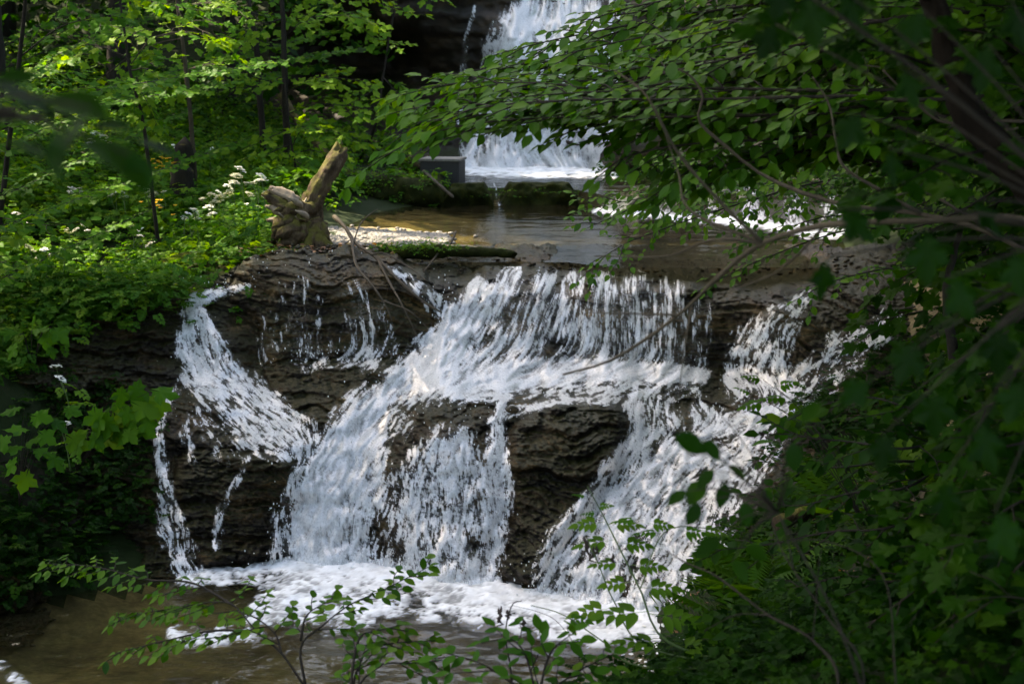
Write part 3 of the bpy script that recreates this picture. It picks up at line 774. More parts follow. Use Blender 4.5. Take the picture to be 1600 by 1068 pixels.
pool('lower_pool_water', np.arange(-5.2, 1.6, .018), np.arange(6.8, 11.3, .018), 0.0, M['lower_pool'], [
  ([(285, 905, 12), (330, 896, 16), (390, 888, 12), (450, 884, 14)], .75), ([(440, 886, 16), (540, 890, 20), (640, 890, 22), (720, 908, 22), (800, 935, 24), (880, 945, 28), (960, 960, 30), (1050, 975, 26)], 1.0),
  ([(520, 890, 30), (470, 925, 52), (430, 950, 34), (390, 965, 14)], .86), ([(620, 892, 26), (600, 925, 40), (520, 945, 46)], .72), ([(700, 915, 22), (780, 950, 30), (860, 978, 28), (900, 992, 14)], .74), ([(840, 950, 30), (920, 980, 30), (1000, 985, 20)], .92),
  ([(440, 920, 20), (400, 900, 14), (330, 905, 10)], .5), ([(640, 900, 26), (700, 926, 28), (740, 945, 22)], .86), ([(270, 990, 12), (330, 998, 16), (400, 990, 12)], .6), ([(580, 960, 10), (680, 960, 12), (760, 975, 10)], .36), ([(0, 1040, 10), (22, 1064, 12), (40, 1076, 10)], .36), ([(1040, 1010, 8), (1070, 985, 8)], .3)], wave=.016)
pool('middle_pool_water', np.arange(-3.4, 5.2, .05), np.arange(12.9, 19.9, .05), 2.0, M['mid_pool'], mask=lambda q: q[:, 1] > np.interp(q[:, 0], [.5, 1.0], [13.45, 13.05]), wave=.006, seed=4,
     foam=[([(930, 330, 5), (1010, 337, 6), (1100, 345, 7), (1190, 352, 8), (1260, 362, 9), (1330, 366, 9)], .85)])
pool('upper_pool_water', np.arange(-3.2, 5.4, .05), np.arange(18.0, 24.6, .05), 2.2, M['mid_pool'], mask=lambda q: (q[:, 1] > np.interp(q[:, 0], [.7, 1.3], [19.5, 18.1])), wave=.012, seed=6,
     foam=[([(700, 266, 6), (840, 268, 9), (970, 270, 8)], 1.0), ([(720, 272, 5), (850, 274, 6), (980, 272, 5)], .55)])

# ------------------------------------------------------------------ leaves: outlines one unit long along +Y, normal +Z
def outline_leaf(ys, ws, fold=.22, droop=.16, wave=0.0):
    """Blade folded on its midrib: left edge, midrib, right edge rows."""
    ys, ws = np.array(ys), np.array(ws)
    k = np.arange(len(ys))
    z0 = -droop * ys ** 2
    mid = np.stack([0 * ys, ys, z0], 1)
    lf = np.stack([-ws, ys, z0 + fold * ws + wave * np.sin(k * 2.1)], 1)
    rt = np.stack([ws, ys, z0 + fold * ws - wave * np.sin(k * 2.1)], 1)
    V = np.concatenate([lf, mid, rt]); n = len(ys)
    T = []
    for i in range(n - 1):
        for a in (0, n):
            b = a + n
            T += [(a + i, b + i, b + i + 1), (a + i, b + i + 1, a + i + 1)]
    T = np.array(T)
    A = np.linalg.norm(np.cross(V[T[:, 1]] - V[T[:, 0]], V[T[:, 2]] - V[T[:, 0]]), axis=1)
    return V, T[A > 1e-7]

def palmate_leaf(lobes=5, cup=.10, droop=.2, ser=True):
    ang = np.linspace(-2.25, 2.25, lobes)
    ln = np.array([.50, .86, 1.0, .86, .50])[:lobes] * .62
    ln = ln * np.where(np.arange(lobes) == lobes // 2, 1.05, 1)
    ctr = np.array([0, .36])
    out = [(-.03, .04)] if True else []
    rim = []
    for i, (a, l) in enumerate(zip(ang, ln)):
        u = np.array([sin(a), cos(a)]); v = np.array([cos(a), -sin(a)])
        if ser:
            rim += [ctr + u * l * .62 - v * l * .30, ctr + u * l * .82 - v * l * .10, ctr + u * l, ctr + u * l * .82 + v * l * .10, ctr + u * l * .62 + v * l * .30]
        else:
            rim += [ctr + u * l * .62 - v * l * .28, ctr + u * l, ctr + u * l * .62 + v * l * .28]
        if i < lobes - 1:
            am = (a + ang[i + 1]) / 2
            rim.append(ctr + np.array([sin(am), cos(am)]) * .33)
    rim.append(np.array([.02, .02])); rim.insert(0, np.array([-.02, .02]))
    P = np.array(rim); r = np.linalg.norm(P - ctr, axis=1)
    z = cup * r * np.cos(np.arange(len(P)) * 1.3) - droop * P[:, 1] ** 2
    V = np.concatenate([[[ctr[0], ctr[1], -.02]], np.concatenate([P, z[:, None]], 1)])
    n = len(P)
    T = np.array([(0, i + 2, i + 1) for i in range(n - 1)])
    return V, T

def compound_leaf(pairs=3, lw=.17, ll=.36, lo=True):
    """Pinnate leaf: leaflets in pairs with one at the tip."""
    base = outline_leaf([0, .45, 1], [.0, lw / ll, .0], .25, .15) if lo else outline_leaf([0, .2, .5, .8, 1], [.0, lw / ll * .8, lw / ll, lw / ll * .55, .0], .2, .2)
    parts = []
    def put(y, ang, s):
        c, q = cos(ang), sin(ang)
        V = base[0] * s
        V = np.stack([V[:, 0] * c + V[:, 1] * q, -V[:, 0] * q + V[:, 1] * c + y, V[:, 2] - .12 * (y + V[:, 1]) ** 2], 1)
        parts.append((V, base[1]))
    for i in range(pairs):
        y = .28 + .46 * i / max(1, pairs - 1)
        s = ll * (1.05 - .18 * i)
        put(y, 1.1 - .12 * i, s); put(y, -1.1 + .12 * i, s)
    put(.74, 0, ll * .85)
    V, T = join(parts)
    rach = np.array([[-.008, 0, 0], [.008, 0, 0], [0, .78, -.07]])
    V, T = join([(V, T), (rach, np.array([[0, 1, 2]]))])
    return V, T[:, :3]

def fern_leaf(n=15):
    parts = []
    for i in range(n):
        y = .12 + .86 * i / n
        l = .30 * sin(pi * (.12 + .88 * (1 - i / n)) ** .8) + .02
        z = .35 * y - .55 * y * y
        for s in (-1, 1):
            V = np.array([[0, y - .022, z], [s * l * .5, y + .02 + .1 * l, z - .01], [s * l, y + .10 * l + .03, z - .12 * l], [s * l * .5, y + .065 + .08 * l, z - .01]])
            parts.append((V, np.array([[0, 1, 2], [0, 2, 3]]) if s > 0 else np.array([[0, 2, 1], [0, 3, 2]])))
    V, T = join(parts)
    return V, T[:, :3]

TPL = {
    'beech': outline_leaf([0, .12, .32, .55, .78, .92, 1.0], [.0, .16, .29, .30, .19, .07, .0], .20, .14, .012),
    'beech_lo': outline_leaf([0, .3, .65, 1.0], [.0, .29, .26, .0], .2, .14),
    'maple': palmate_leaf(), 'maple_lo': palmate_leaf(ser=False),
    'ash': compound_leaf(4, .095, .36, False), 'elder': compound_leaf(3), 'trefoil': compound_leaf(1, .24, .5), 'fern': fern_leaf(),
    'blade': outline_leaf([0, .4, .75, 1], [.012, .028, .02, .0], .4, .45),
    'petal': (np.array([[-.35, 0, 0], [.35, 0, 0], [.5, .6, .06], [0, 1, .0], [-.5, .6, .06]]), np.array([[0, 1, 2], [0, 2, 4], [4, 2, 3]])),
}

def frames(dirs, nrms):
    y = dirs / (np.linalg.norm(dirs, axis=1, keepdims=True) + 1e-9)
    x = np.cross(y, nrms); x /= np.linalg.norm(x, axis=1, keepdims=True) + 1e-9
    return np.stack([x, y, np.cross(x, y)], 2)          # columns x, y, z

def merged_leaves(tpl, pos, dirs, nrms, size, tint):
    V, T = TPL[tpl]
    R = frames(dirs, nrms)
    P = np.einsum('nij,kj->nki', R, V) * size[:, None, None] + pos[:, None]
    n, k = len(pos), len(V)
    F = (T[None] + (np.arange(n) * k)[:, None, None]).reshape(-1, 3)
    return P.reshape(-1, 3), F, np.repeat(tint, k)

class Leaves:
    def __init__(self):
        self.p, self.d, self.n, self.s, self.t = [], [], [], [], []
    def add(self, p, d, n, s, t):
        self.p.append(p); self.d.append(d); self.n.append(n); self.s.append(s); self.t.append(t)
    def arrays(self):
        return [np.array(a, float) for a in (self.p, self.d, self.n, self.s, self.t)]

_leaf_data = {}

def leaf_variants(tpl, mat):
    key = (tpl, mat)
    if key not in _leaf_data:
        V, T = TPL[tpl]
        out = []
        for i in range(7):
            q = V.copy()
            q[:, 2] += .06 * np.sin(q[:, 0] * 5 + i) + .05 * (i - 3) * q[:, 1] ** 2 / 2
            q[:, 0] *= 1 + .05 * (i - 3)
            out.append(mesh_np('leaf_' + tpl, q, T, M[mat], {'tint': np.full(len(q), i / 6)}))
        _leaf_data[key] = out
    return _leaf_data[key]

N_LEAF = 0

def place_leaves(root, base, L, tpl, mat, cap, lo=None, part='leaf', rest='foliage', min_px=7):
    """The leaves that show largest become objects of their own, the others one mesh."""
    global N_LEAF
    if not len(L.p):
        return
    pos, d, n, s, t = L.arrays()
    px, py, dep = PX(pos)
    sz = np.where((dep > .2) & (px > -20) & (px < 1620) & (py > -20) & (py < 1088), s / np.maximum(dep, .2) * F, 0)
    order = np.argsort(-sz, kind='stable')
    pick = order[:cap]
    pick = pick[sz[pick] >= min_px]
    R = frames(d, n)
    var = leaf_variants(tpl, mat)
    for i in pick:
        o = bpy.data.objects.new(part, var[min(6, int(t[i] * 7))])
        COL.objects.link(o)
        o.parent = root
        m = np.eye(4); m[:3, :3] = R[i] * s[i]; m[:3, 3] = pos[i] - base
        o.matrix_basis = Matrix(m.tolist())
    N_LEAF += len(pick)
    left = np.setdiff1d(np.arange(len(pos)), pick)
    if len(left):
        V, T, tt = merged_leaves(lo or tpl, pos[left] - base, d[left], n[left], s[left], t[left])
        link(rest, mesh_np(rest, V, T, M[mat], {'tint': tt}), root, kind='stuff')

UP = np.array([0, 0, 1.0])

def rot(v, axis, a):
    axis = axis / (np.linalg.norm(axis) + 1e-9)
    return v * cos(a) + np.cross(axis, v) * sin(a) + axis * np.dot(axis, v) * (1 - cos(a))

def spray(line, L, tubes, leaf=.085, gap=.055, twig=.5, twig_gap=.14, rad=.012, t0=.12, up=UP, tint=.5, level=0, droop=.10, fan=.95, r=random, leafang=.95, jit=.35):
    """A flat leafy bough: side twigs both ways in one plane, leaves alternating along each."""
    P = smooth_line(line, 22 if level == 0 else 9)
    seg = np.linalg.norm(np.diff(P, axis=0), axis=1)
    s = np.concatenate([[0], np.cumsum(seg)]); tot = s[-1]
    tubes.append((P, np.linspace(rad, max(.0016, rad * .18), len(P)), 6 if rad > .008 else 4))
    at = lambda q: np.array([np.interp(q, s, P[:, k]) for k in range(3)])
    def tang(q):
        v = at(min(q + .02, tot)) - at(max(q - .02, 0))
        return v / (np.linalg.norm(v) + 1e-9)
    if level < 2 and twig > .12:
        q, side = tot * t0, r.choice((-1, 1))
        while q < tot * .985:
            f = q / tot
            Lg = twig * (1 - .55 * f) * r.uniform(.55, 1.15)
            T = tang(q)
            nn = up + np.array([r.gauss(0, .18), r.gauss(0, .18), 0])
            d0 = rot(T, nn, side * fan * r.uniform(.7, 1.15)); d0[2] += r.uniform(-.15, .12)
            d1 = rot(d0, nn, -side * .3); d1[2] -= droop * r.uniform(.5, 2.2)
            a = at(q); b = a + d0 * Lg * .5; c = b + d1 * Lg * .5
            spray([a, b, c], L, tubes, leaf, gap, twig * .42, twig_gap * .9, rad * .42, .25, up, min(1, max(0, tint + r.gauss(0, .12))), level + 1 if Lg > .28 else 3, droop, fan, r, leafang, jit)
            side = -side
            q += twig_gap * r.uniform(.6, 1.4)
    q, side = (tot * .55 if level == 0 else tot * .12), 1
    while q < tot:
        T = tang(q)
        nn = up + np.array([r.gauss(0, jit), r.gauss(0, jit), 0])
        d = rot(T, nn, side * leafang * r.uniform(.7, 1.2)); d[2] -= r.uniform(0, .35)
        L.add(at(q), d, nn, leaf * r.uniform(.48, 1.2), min(1, max(0, tint + r.gauss(0, .17))))
        side = -side
        q += gap * r.uniform(.7, 1.3)
    L.add(P[-1], P[-1] - P[-2], up + np.array([r.gauss(0, jit), r.gauss(0, jit), 0]), leaf, min(1, max(0, tint + .1)))

def tubes_mesh(name, tubes, base, mat):
    parts = []
    for P, R, n in tubes:
        V, Q = tube(np.asarray(P) - base, R, n)
        parts.append((V, Q))
    V, Q = join(parts)
    return mesh_np(name, V, Q, mat)

def plant(name, label, cat, root, trunk=None, boughs=(), tpl='beech', mat='beech', lo=None, cap=150, group=None, bark='bark', leafpart='leaf', seed=0, **kw):
    """A woody plant: trunk (polyline, radii), boughs each a spray; boughs given as photo points (px, py, distance)."""
    r = random.Random(seed)
    base = np.array(root, float)
    o = link(name, None, None, label, cat, group, loc=base)
    o.empty_display_size = .2
    if trunk is not None:
        P, R = trunk
        P = smooth_line(P, 26)
        P = P + np.array([[r.gauss(0, 1), r.gauss(0, 1), 0] for _ in P]) * .12 * np.mean(R)
        link('trunk', tubes_mesh('trunk', [(P, np.interp(np.linspace(0, 1, len(P)), np.linspace(0, 1, len(R)), R), 9)], base, M[bark]), o)
    for b in boughs:
        k = dict(kw)
        if isinstance(b, dict):
            b = dict(b); pts = b.pop('p'); k.update(b)
        else:
            pts = b
        pts = [W(*q) if len(q) == 3 and q[0] > 20 or abs(q[0]) > 20 else np.array(q, float) for q in pts]
        tb, L = [], Leaves()
        spray(pts, L, tb, r=r, **k)
        bo = link('branch', tubes_mesh('branch', tb, base, M[bark]), o)
        place_leaves(bo, base, L, tpl, mat, max(8, cap // len(boughs)), lo)
    return o

def on_ground(px, py, d):
    p = W(px, py, d)
    return np.array([p[0], p[1], float(ground_z(p[0], p[1]))])

# ------------------------------------------------------------------ undergrowth: rosettes of leaves on the ground
def rosettes(P, rr, k=(5, 10), spread=.16, height=(.08, .4), leaf=(.06, .13), tilt=.7, tint=(.5, .2)):
    """Leaf placements for plants standing at P (n, 3)."""
    n = len(P)
    cnt = rr.integers(k[0], k[1] + 1, n)
    i = np.repeat(np.arange(n), cnt)
    m = len(i)
    hh = rr.uniform(*height, n)
    ph = rr.uniform(0, 2 * pi, m)
    rad = spread * np.sqrt(rr.random(m)) * rr.uniform(.5, 1.3, n)[i]
    out = np.stack([np.cos(ph), np.sin(ph), np.zeros(m)], 1)
    pos = P[i] + out * rad[:, None]
    pos[:, 2] += hh[i] * rr.uniform(.25, 1.0, m)
    d = out + UP * rr.normal(-.05, .35, m)[:, None]
    nr = UP + out * rr.uniform(0, tilt, m)[:, None] + rr.normal(0, .25, (m, 3))
    s = rr.uniform(*leaf, m) * rr.uniform(.7, 1.2, n)[i]
    t = np.clip(rr.normal(tint[0], tint[1], m) + rr.normal(0, .15, n)[i], 0, 1)
    return pos, d, nr, s, t

def cover(name, groups, mat, kind='stuff', label=None):
    parts, tt, o = [], [], 0
    for tpl, a in groups:
        V, T, t = merged_leaves(tpl, *a)
        parts.append((V, T)); tt.append(t)
    V, Q = join(parts)
    return link(name, mesh_np(name, V, Q[:, :3], M[mat], {'tint': np.concatenate(tt)}), kind=kind, label=label)

def scatter(n, xr, yr, rr, ok=None, pad=80, zmin=None):
    """Random ground points that the camera could see."""
    x, y = rr.uniform(*xr, n), rr.uniform(*yr, n)
    P = np.stack([x, y, ground_z(x, y)], 1)
    px, py, dep = PX(P)
    m = (dep > 1) & (px > -pad) & (px < 1600 + pad) & (py > -pad - 300) & (py < 1068 + pad * 2)
    if ok is not None:
        m &= ok(P, px, py)
    return P[m]

# ------------------------------------------------------------------ things among the pools
def lump(bm_pts, mat, name, parent=None, base=(0, 0, 0)):
    V, Q = bm_pts
    return link(name, mesh_np(name, V - np.asarray(base), Q, M[mat]), parent)

def stone_mesh(r, flat=.6, seed=0, n=(10, 7), rough=.25):
    th = np.linspace(0, 2 * pi, n[0], endpoint=False); ph = np.linspace(-pi / 2, pi / 2, n[1])
    PH, TH = np.meshgrid(ph, th, indexing='ij')
    D = np.stack([np.cos(PH) * np.cos(TH), np.cos(PH) * np.sin(TH), np.sin(PH)], -1)
    k = 1 + rough * 2 * (fbm(D[..., 0] * 1.4 + seed * 3.1, D[..., 1] * 1.4 + seed, D[..., 2] * 1.4, 3) - .5)
    V = D * k[..., None] * r * np.array([1, .8, flat])
    i = np.arange(n[0] * n[1]).reshape(n[1], n[0])
    j = np.roll(i, -1, 1)
    return V.reshape(-1, 3), np.stack([i[:-1], j[:-1], j[1:], i[1:]], -1).reshape(-1, 4)

def rough_tube(pts, rad, n=12, m=26, amp=.18, seed=0, freq=7, groove=0.0):
    """A gnarled limb: noise on the radius, a broken end."""
    P = smooth_line(pts, m)
    R = np.interp(np.linspace(0, 1, m), np.linspace(0, 1, len(rad)), rad)
    V, Q = tube(P, R, n)
    ax = np.concatenate([np.repeat(P, n, 0), P[-1:], P[:1]])
    rr_ = np.concatenate([np.repeat(R, n), R[-1:], R[:1]])
    q = V - ax
    nz = fbm(V[:, 0] * freq + seed, V[:, 1] * freq, V[:, 2] * freq, 4) - .5
    rd = fbm(V[:, 0] * freq * 4 + seed, V[:, 1] * freq * 4, V[:, 2] * freq, 3) - .5
    if groove:
        ang = np.concatenate([np.tile(np.arange(n) * 2 * pi / n, m), [0, 0]]); tt = np.concatenate([np.repeat(np.arange(m) / m, n), [1, 0]])
        gv = np.abs(vnoise(ang * 2.2 + seed, tt * 1.5, seed) - .5) + .6 * np.abs(vnoise(ang * 5.1, tt * 3, seed + 3) - .5)
        rd = rd - groove * 1.8 * (.38 - gv)
        last = np.zeros(len(V)); last[(m - 1) * n:m * n] = 1
        V = V + (P[-1] - P[-3]) / np.linalg.norm(P[-1] - P[-3]) * (last * R[-1] * 1.2 * (np.sin(ang * 3 + seed) + np.sin(ang * 7)) * .5)[:, None]
    V = V + q * (amp * 3.2 * nz + amp * 1.6 * rd)[:, None]
    return V, Q

# old stump tipped over, trunk leaning to the right, roots to the left
D0 = 14.35
base = W(478, 386, D0)
stump = link('tree_stump', None, None, 'mossy uprooted tree stump with broken roots and a leaning trunk on the gravel bank', 'stump', loc=base)
lump(rough_tube([W(486, 386, D0), W(482, 350, D0), W(492, 310, D0 + .05), W(513, 270, D0 + .12), W(530, 240, D0 + .2)], [.24, .20, .135, .105, .095, .088], 30, 70, .22, 2, 8, 1.0), 'mossy_wood', 'trunk', stump, base)
roots = [([(480, 345, 0), (455, 335, -.15), (440, 322, -.2), (416, 305, -.22)], [.15, .10, .07, .045]), ([(478, 335, 0), (462, 318, -.1), (442, 305, -.12), (424, 298, -.1)], [.11, .085, .06, .045]),
         ([(476, 350, -.05), (452, 350, -.25), (436, 352, -.32), (428, 376, -.3)], [.15, .12, .08, .035]), ([(480, 365, -.05), (462, 368, -.28), (452, 385, -.34), (446, 398, -.34)], [.18, .13, .09, .03]),
         ([(470, 340, -.1), (450, 342, -.2), (420, 344, -.2)], [.09, .06, .025]), ([(488, 365, -.1), (500, 380, -.22), (524, 390, -.2)], [.18, .10, .03]),
         ([(476, 330, -.05), (466, 326, -.18), (452, 330, -.26), (444, 342, -.3)], [.12, .11, .085, .04]), ([(484, 335, 0), (496, 322, -.06), (500, 308, -.08)], [.09, .05, .02]), ([(466, 332, -.1), (466, 318, -.1), (462, 306, -.1)], [.05, .028, .008]), ([(474, 330, -.1), (476, 318, -.1), (479, 309, -.08)], [.045, .022, .006]),
         ([(470, 335, -.12), (456, 322, -.16), (450, 312, -.14)], [.05, .03, .008]), ([(478, 360, -.2), (460, 356, -.34), (440, 366, -.4), (432, 372, -.4)], [.10, .08, .05, .015]), ([(470, 372, -.2), (452, 378, -.36), (436, 384, -.38), (430, 392, -.36)], [.10, .07, .04, .012]), ([(482, 372, -.2), (478, 386, -.34), (470, 396, -.36)], [.10, .06, .02]), ([(472, 345, -.15), (448, 336, -.26), (428, 326, -.24), (416, 322, -.22)], [.07, .05, .03, .012]), ([(490, 350, -.1), (504, 355, -.14), (510, 372, -.2)], [.08, .05, .02]), ([(460, 340, -.2), (446, 356, -.36), (440, 360, -.4)], [.07, .05, .02])]
for i, (pp, rr_) in enumerate(roots):
    lump(rough_tube([W(x, y, D0 + dz) for x, y, dz in pp], rr_, 18, 34, .30, 5 + i, 9, .9), 'dead_wood' if i in (1, 4, 8, 9, 10, 14) else 'mossy_wood', 'root', stump, base)

rr = np.random.default_rng(14)
for k in range(22):
    x0, y0 = rr.uniform(448, 484), rr.uniform(325, 376)
    an = rr.uniform(2.0, 4.4); ln = rr.uniform(14, 34)
    x1, y1 = x0 + ln * cos(an), y0 - ln * sin(an) * .8
    xm, ym = (x0 + x1) / 2 + rr.normal(0, 4), (y0 + y1) / 2 + rr.normal(0, 4)
    r0 = rr.uniform(.02, .045)
    lump(rough_tube([W(x0, y0, D0 - .12), W(xm, ym, D0 - .3), W(x1, y1, D0 - .36 + rr.normal(0, .05))], [r0, r0 * .8, r0 * .15], 9, 14, .3, 30 + k, 12, .8), 'dead_wood' if k % 3 == 0 else 'mossy_wood', 'root', stump, base)

# two short mossy stumps in the flowers
for k, (x, y, d, h, r_, lab) in enumerate([(290, 282, 17.5, .42, .13, 'taller dark mossy tree stump among the yellow flowers'), (284, 287, 16.9, .16, .14, 'low mossy stump in front of the taller one among the flowers')]):
    p = on_ground(x, y, d); q = W(x, y, d); p[2] = min(p[2], q[2])
    t = link('tree_stump', None, None, lab, 'stump', loc=p)
    hh = q[2] - p[2] + h
    lump(rough_tube([p + [0, 0, -.1], p + [0, 0, hh * .6], p + [.01, 0, hh]], [r_ * 1.15, r_, r_ * .9], 14, 12, .12, k), 'bark', 'trunk', t, p)
    V, Q = stone_mesh(r_ * 1.0, .45, k, (14, 8), .3)
    link('moss_cap', mesh_np('moss_cap', V + [0, 0, hh - .02], Q, M['mossy_wood']), t)

# the concrete block at the end of the mossy sill
p = W(691, 283, 19.75)
blk = link('concrete_block', None, None, 'dark square-edged concrete block at the end of the mossy sill', 'block', loc=p)
w_, h_, l_ = .27, .27, .5
def boxmesh(name, sx, sy, sz, mat, bev=.012):
    import bmesh
    bm = bmesh.new()
    bmesh.ops.create_cube(bm, size=1)
    for v in bm.verts:
        v.co.x *= sx; v.co.y *= sy; v.co.z *= sz
    bmesh.ops.bevel(bm, geom=bm.edges[:], offset=bev, segments=2, affect='EDGES')
    m = bpy.data.meshes.new(name); bm.to_mesh(m); bm.free(); m.materials.append(M[mat])
    return m
o = link('body', boxmesh('body', .54, l_, .42, 'concrete'), blk, loc=(0, .25, .06)); o.rotation_euler = (0, 0, -.16)
o = link('capping', boxmesh('capping', .58, l_ + .04, .035, 'stone', .008), blk, loc=(0, .25, .289)); o.rotation_euler = (0, 0, -.16)  # pale slab stands in for the lit top above the dark front

# the mossy sill between the upper and the middle pool, in three lengths
def bank_lump(name, label, x0, x1, y0, y1, ztop, zbot, seed, mat='moss', cat='bank', front=.22):
    """A low rounded bank: rounded top, undercut mossy front."""
    xs = np.linspace(x0, x1, 90); ts = np.linspace(0, 1, 26)
    X, T = np.meshgrid(xs, ts)
    prof_y = np.interp(T, [0, .25, .5, .7, 1], [y1, y1 - .3, y0 + .12, y0, y0 + .18])
    prof_z = np.interp(T, [0, .25, .5, .7, 1], [zbot, ztop - .02, ztop, ztop - front * .5, zbot])
    nz = fbm(X * 2.3 + seed, T * 3, seed, 4) - .5
    n2 = fbm(X * 9 + seed, T * 12, seed, 3) - .5
    taper = np.clip(np.minimum((X - x0) / .14, (x1 - X) / .14), 0, 1) ** .5
    Y = prof_y - nz * .5 - n2 * .12
    Z = zbot + (prof_z - zbot) * (.25 + .75 * taper) + (nz * .13 + n2 * .05) * np.sin(pi * T)
    V = np.stack([X, Y, Z], -1).reshape(-1, 3)
    return link(name, mesh_np(name, V, grid_faces(*X.shape), M[mat]), label=label, cat=cat, group='mossy sill between the pools')
bank_lump('mossy_bank', 'long dark mossy bank with small plants left of the concrete block', W(515, 310, 19.2)[0], W(700, 300, 19.2)[0], 19.0, 20.6, 2.36, 1.85, 1, front=.5)
bank_lump('mossy_sill', 'short mossy stone sill just right of the concrete block', W(690, 300, 19.2)[0], W(772, 300, 19.2)[0], 19.0, 20.0, 2.28, 1.8, 2)
bank_lump('mossy_sill', 'longer mossy stone sill right of the small spill between the pools', W(778, 300, 19.2)[0], W(906, 300, 19.2)[0], 19.05, 20.0, 2.28, 1.8, 3)
white_water('spill_water', (752, 286, 800, 324), 1.0, lambda a, b: 19.0 - (b - 300) * .006 + 0 * a, [([(770, 288, 3), (776, 300, 3), (780, 318, 4)], .42)], lift=.02, seed=12, rough=3, streak=(4, 8))

# gravel bar by the stump
gp = []
rr = np.random.default_rng(21)
var = [stone_mesh(1, .55, k, (7, 5)) for k in range(8)]
Vs, Fs = [], []
n_big = 0
for k in range(2600):
    x = rr.uniform(500, 700) if k < 1900 else rr.normal(590, 70); y = 353 + rr.normal(4, 3) + abs(rr.normal(0, 12)) * (1 - max(0, x - 600) / 180) + (x - 510) * .06
    if y > 396 or x > 745 or fbm(x / 30, y / 9, 3, 3) < .30 + .22 * max(0, (x - 600) / 100):
        continue
    P = W(x, y, float(DZ(y, 2.055)))
    s = rr.uniform(.012, .034) * (1.3 if rr.random() < .1 else 1)
    a = rr.uniform(0, 6.3); V = var[rr.integers(8)][0] * s
    V = np.stack([V[:, 0] * cos(a) - V[:, 1] * sin(a), V[:, 0] * sin(a) + V[:, 1] * cos(a), V[:, 2]], 1) + P
    Vs.append((V, var[0][1]))
V, Q = join(Vs)
link('gravel', mesh_np('gravel', V, Q, M['stone']), kind='stuff')
def ground_patch(name, poly, z, mat):
    pass
xs = np.linspace(480, 740, 60); ys = np.linspace(344, 398, 24)
X, Y = np.meshgrid(xs, ys)
Pg = W(X, Y, DZ(Y, 2.03))
Pg[..., 2] += .05 * (fbm(X / 20, Y / 6, 1, 3) - .5) - .10 * sstep(610, 720, X) - .10 * sstep(356, 346, Y) - .05 * sstep(384, 398, Y)
link('gravel_bar', mesh_np('gravel_bar', Pg.reshape(-1, 3), grid_faces(*X.shape), M['bed']), kind='structure')

# pebbles caught on the lip and the terrace
rr = np.random.default_rng(77)
Vs = []
for k in range(420):
    if k < 260:
        x, y = rr.uniform(640, 1330), rr.normal(414, 9)
    else:
        x, y = rr.uniform(420, 640), rr.uniform(384, 402)
    P = W(x, y, float(cascade_f(x, y)) - .02)
    s = rr.uniform(.010, .032); q = var[rr.integers(8)][0] * s; an = rr.uniform(0, 6.3)
    Vs.append((np.stack([q[:, 0] * cos(an) - q[:, 1] * sin(an), q[:, 0] * sin(an) + q[:, 1] * cos(an), q[:, 2]], 1) + P + [0, 0, .01], var[0][1]))
V, Q = join(Vs)
link('pebbles', mesh_np('pebbles', V, Q, M['rock']), kind='stuff', label='dark pebbles lodged along the lip of the fall')

# loose stones
for k, (x, y, d, r_, fl, lab) in enumerate([(1137, 298, 18.2, .115, .45, 'pale smooth stone at the top of the riffle on the right'), (1108, 297, 18.4, .05, .6, 'small pale stone left of the pale smooth stone above the riffle'), (1062, 306, 17.9, .12, .5, 'brown stone in the middle of the riffle'), (1092, 322, 17.4, .10, .6, 'dark wet stone breaking the riffle below the pale stone'),
        (1270, 262, 18.6, .07, .6, 'small white stone at the foot of the pale broken trunk'), (985, 245, 22.2, .42, .8, 'dark rock at the right foot of the tall fall'), (1015, 228, 22.6, .4, .9, 'brown rock standing right of the tall fall'), (650, 255, 22.6, .25, .7, 'brown wet rock left of the tall fall above the block'), (800, 640, 11.35, .05, .7, 'small dark stone on the terrace above the bedded boulder')]):
    V, Q = stone_mesh(r_, fl, k + 3, (20, 14), .35)
    link('stone', mesh_np('stone', V, Q, M['stone'] if 'pale' in lab[:6] or 'white' in lab or 'small pale' in lab else M['rock']), label=lab, cat='stone', loc=W(x, y, d))

# sticks and driftwood: real branches lying where they lodged
def stick(name, label, cat, lines, mat='pale_bark', dsurf=None, parts='twig'):
    first = lines[0][0]
    b = W(*first[0]) if len(first[0]) == 3 else np.array(first[0])
    root = None
    for i, (pts, r0, r1) in enumerate(lines):
        P = smooth_line([W(*q) for q in pts], 18)
        V, Q = tube(P - b, np.linspace(r0, r1, len(P)) * (1 + .15 * np.sin(np.arange(len(P)) * 1.7)), 7)
        me = mesh_np(name if i == 0 else parts, V, Q, M[mat])
        if i == 0:
            root = link(name, me, None, label, cat, loc=b)
        else:
            link(parts, me, root)
    return root
stick('driftwood_branch', 'pale forked dead branch lying over the rounded boulder below the stump', 'branch', [
    ([(522, 338, 14.1), (540, 356, 13.8), (556, 380, 13.2), (590, 404, 12.9), (625, 440, 12.5), (660, 470, 12.35), (690, 488, 12.25)], .022, .008),
    ([(550, 374, 13.3), (553, 400, 12.9), (560, 420, 12.6), (585, 450, 12.3), (604, 480, 12.2), (612, 500, 12.15)], .016, .005),
    ([(590, 404, 12.9), (608, 440, 12.5), (625, 470, 12.2), (640, 500, 12.1), (652, 525, 12.1)], .013, .005),
    ([(580, 398, 12.95), (600, 396, 12.9), (640, 418, 12.7), (668, 440, 12.5)], .010, .004), ([(553, 376, 13.3), (562, 352, 13.6), (575, 337, 13.7), (590, 326, 13.8)], .008, .004), ([(600, 470, 12.2), (640, 486, 12.1), (668, 512, 12.1)], .007, .003)])
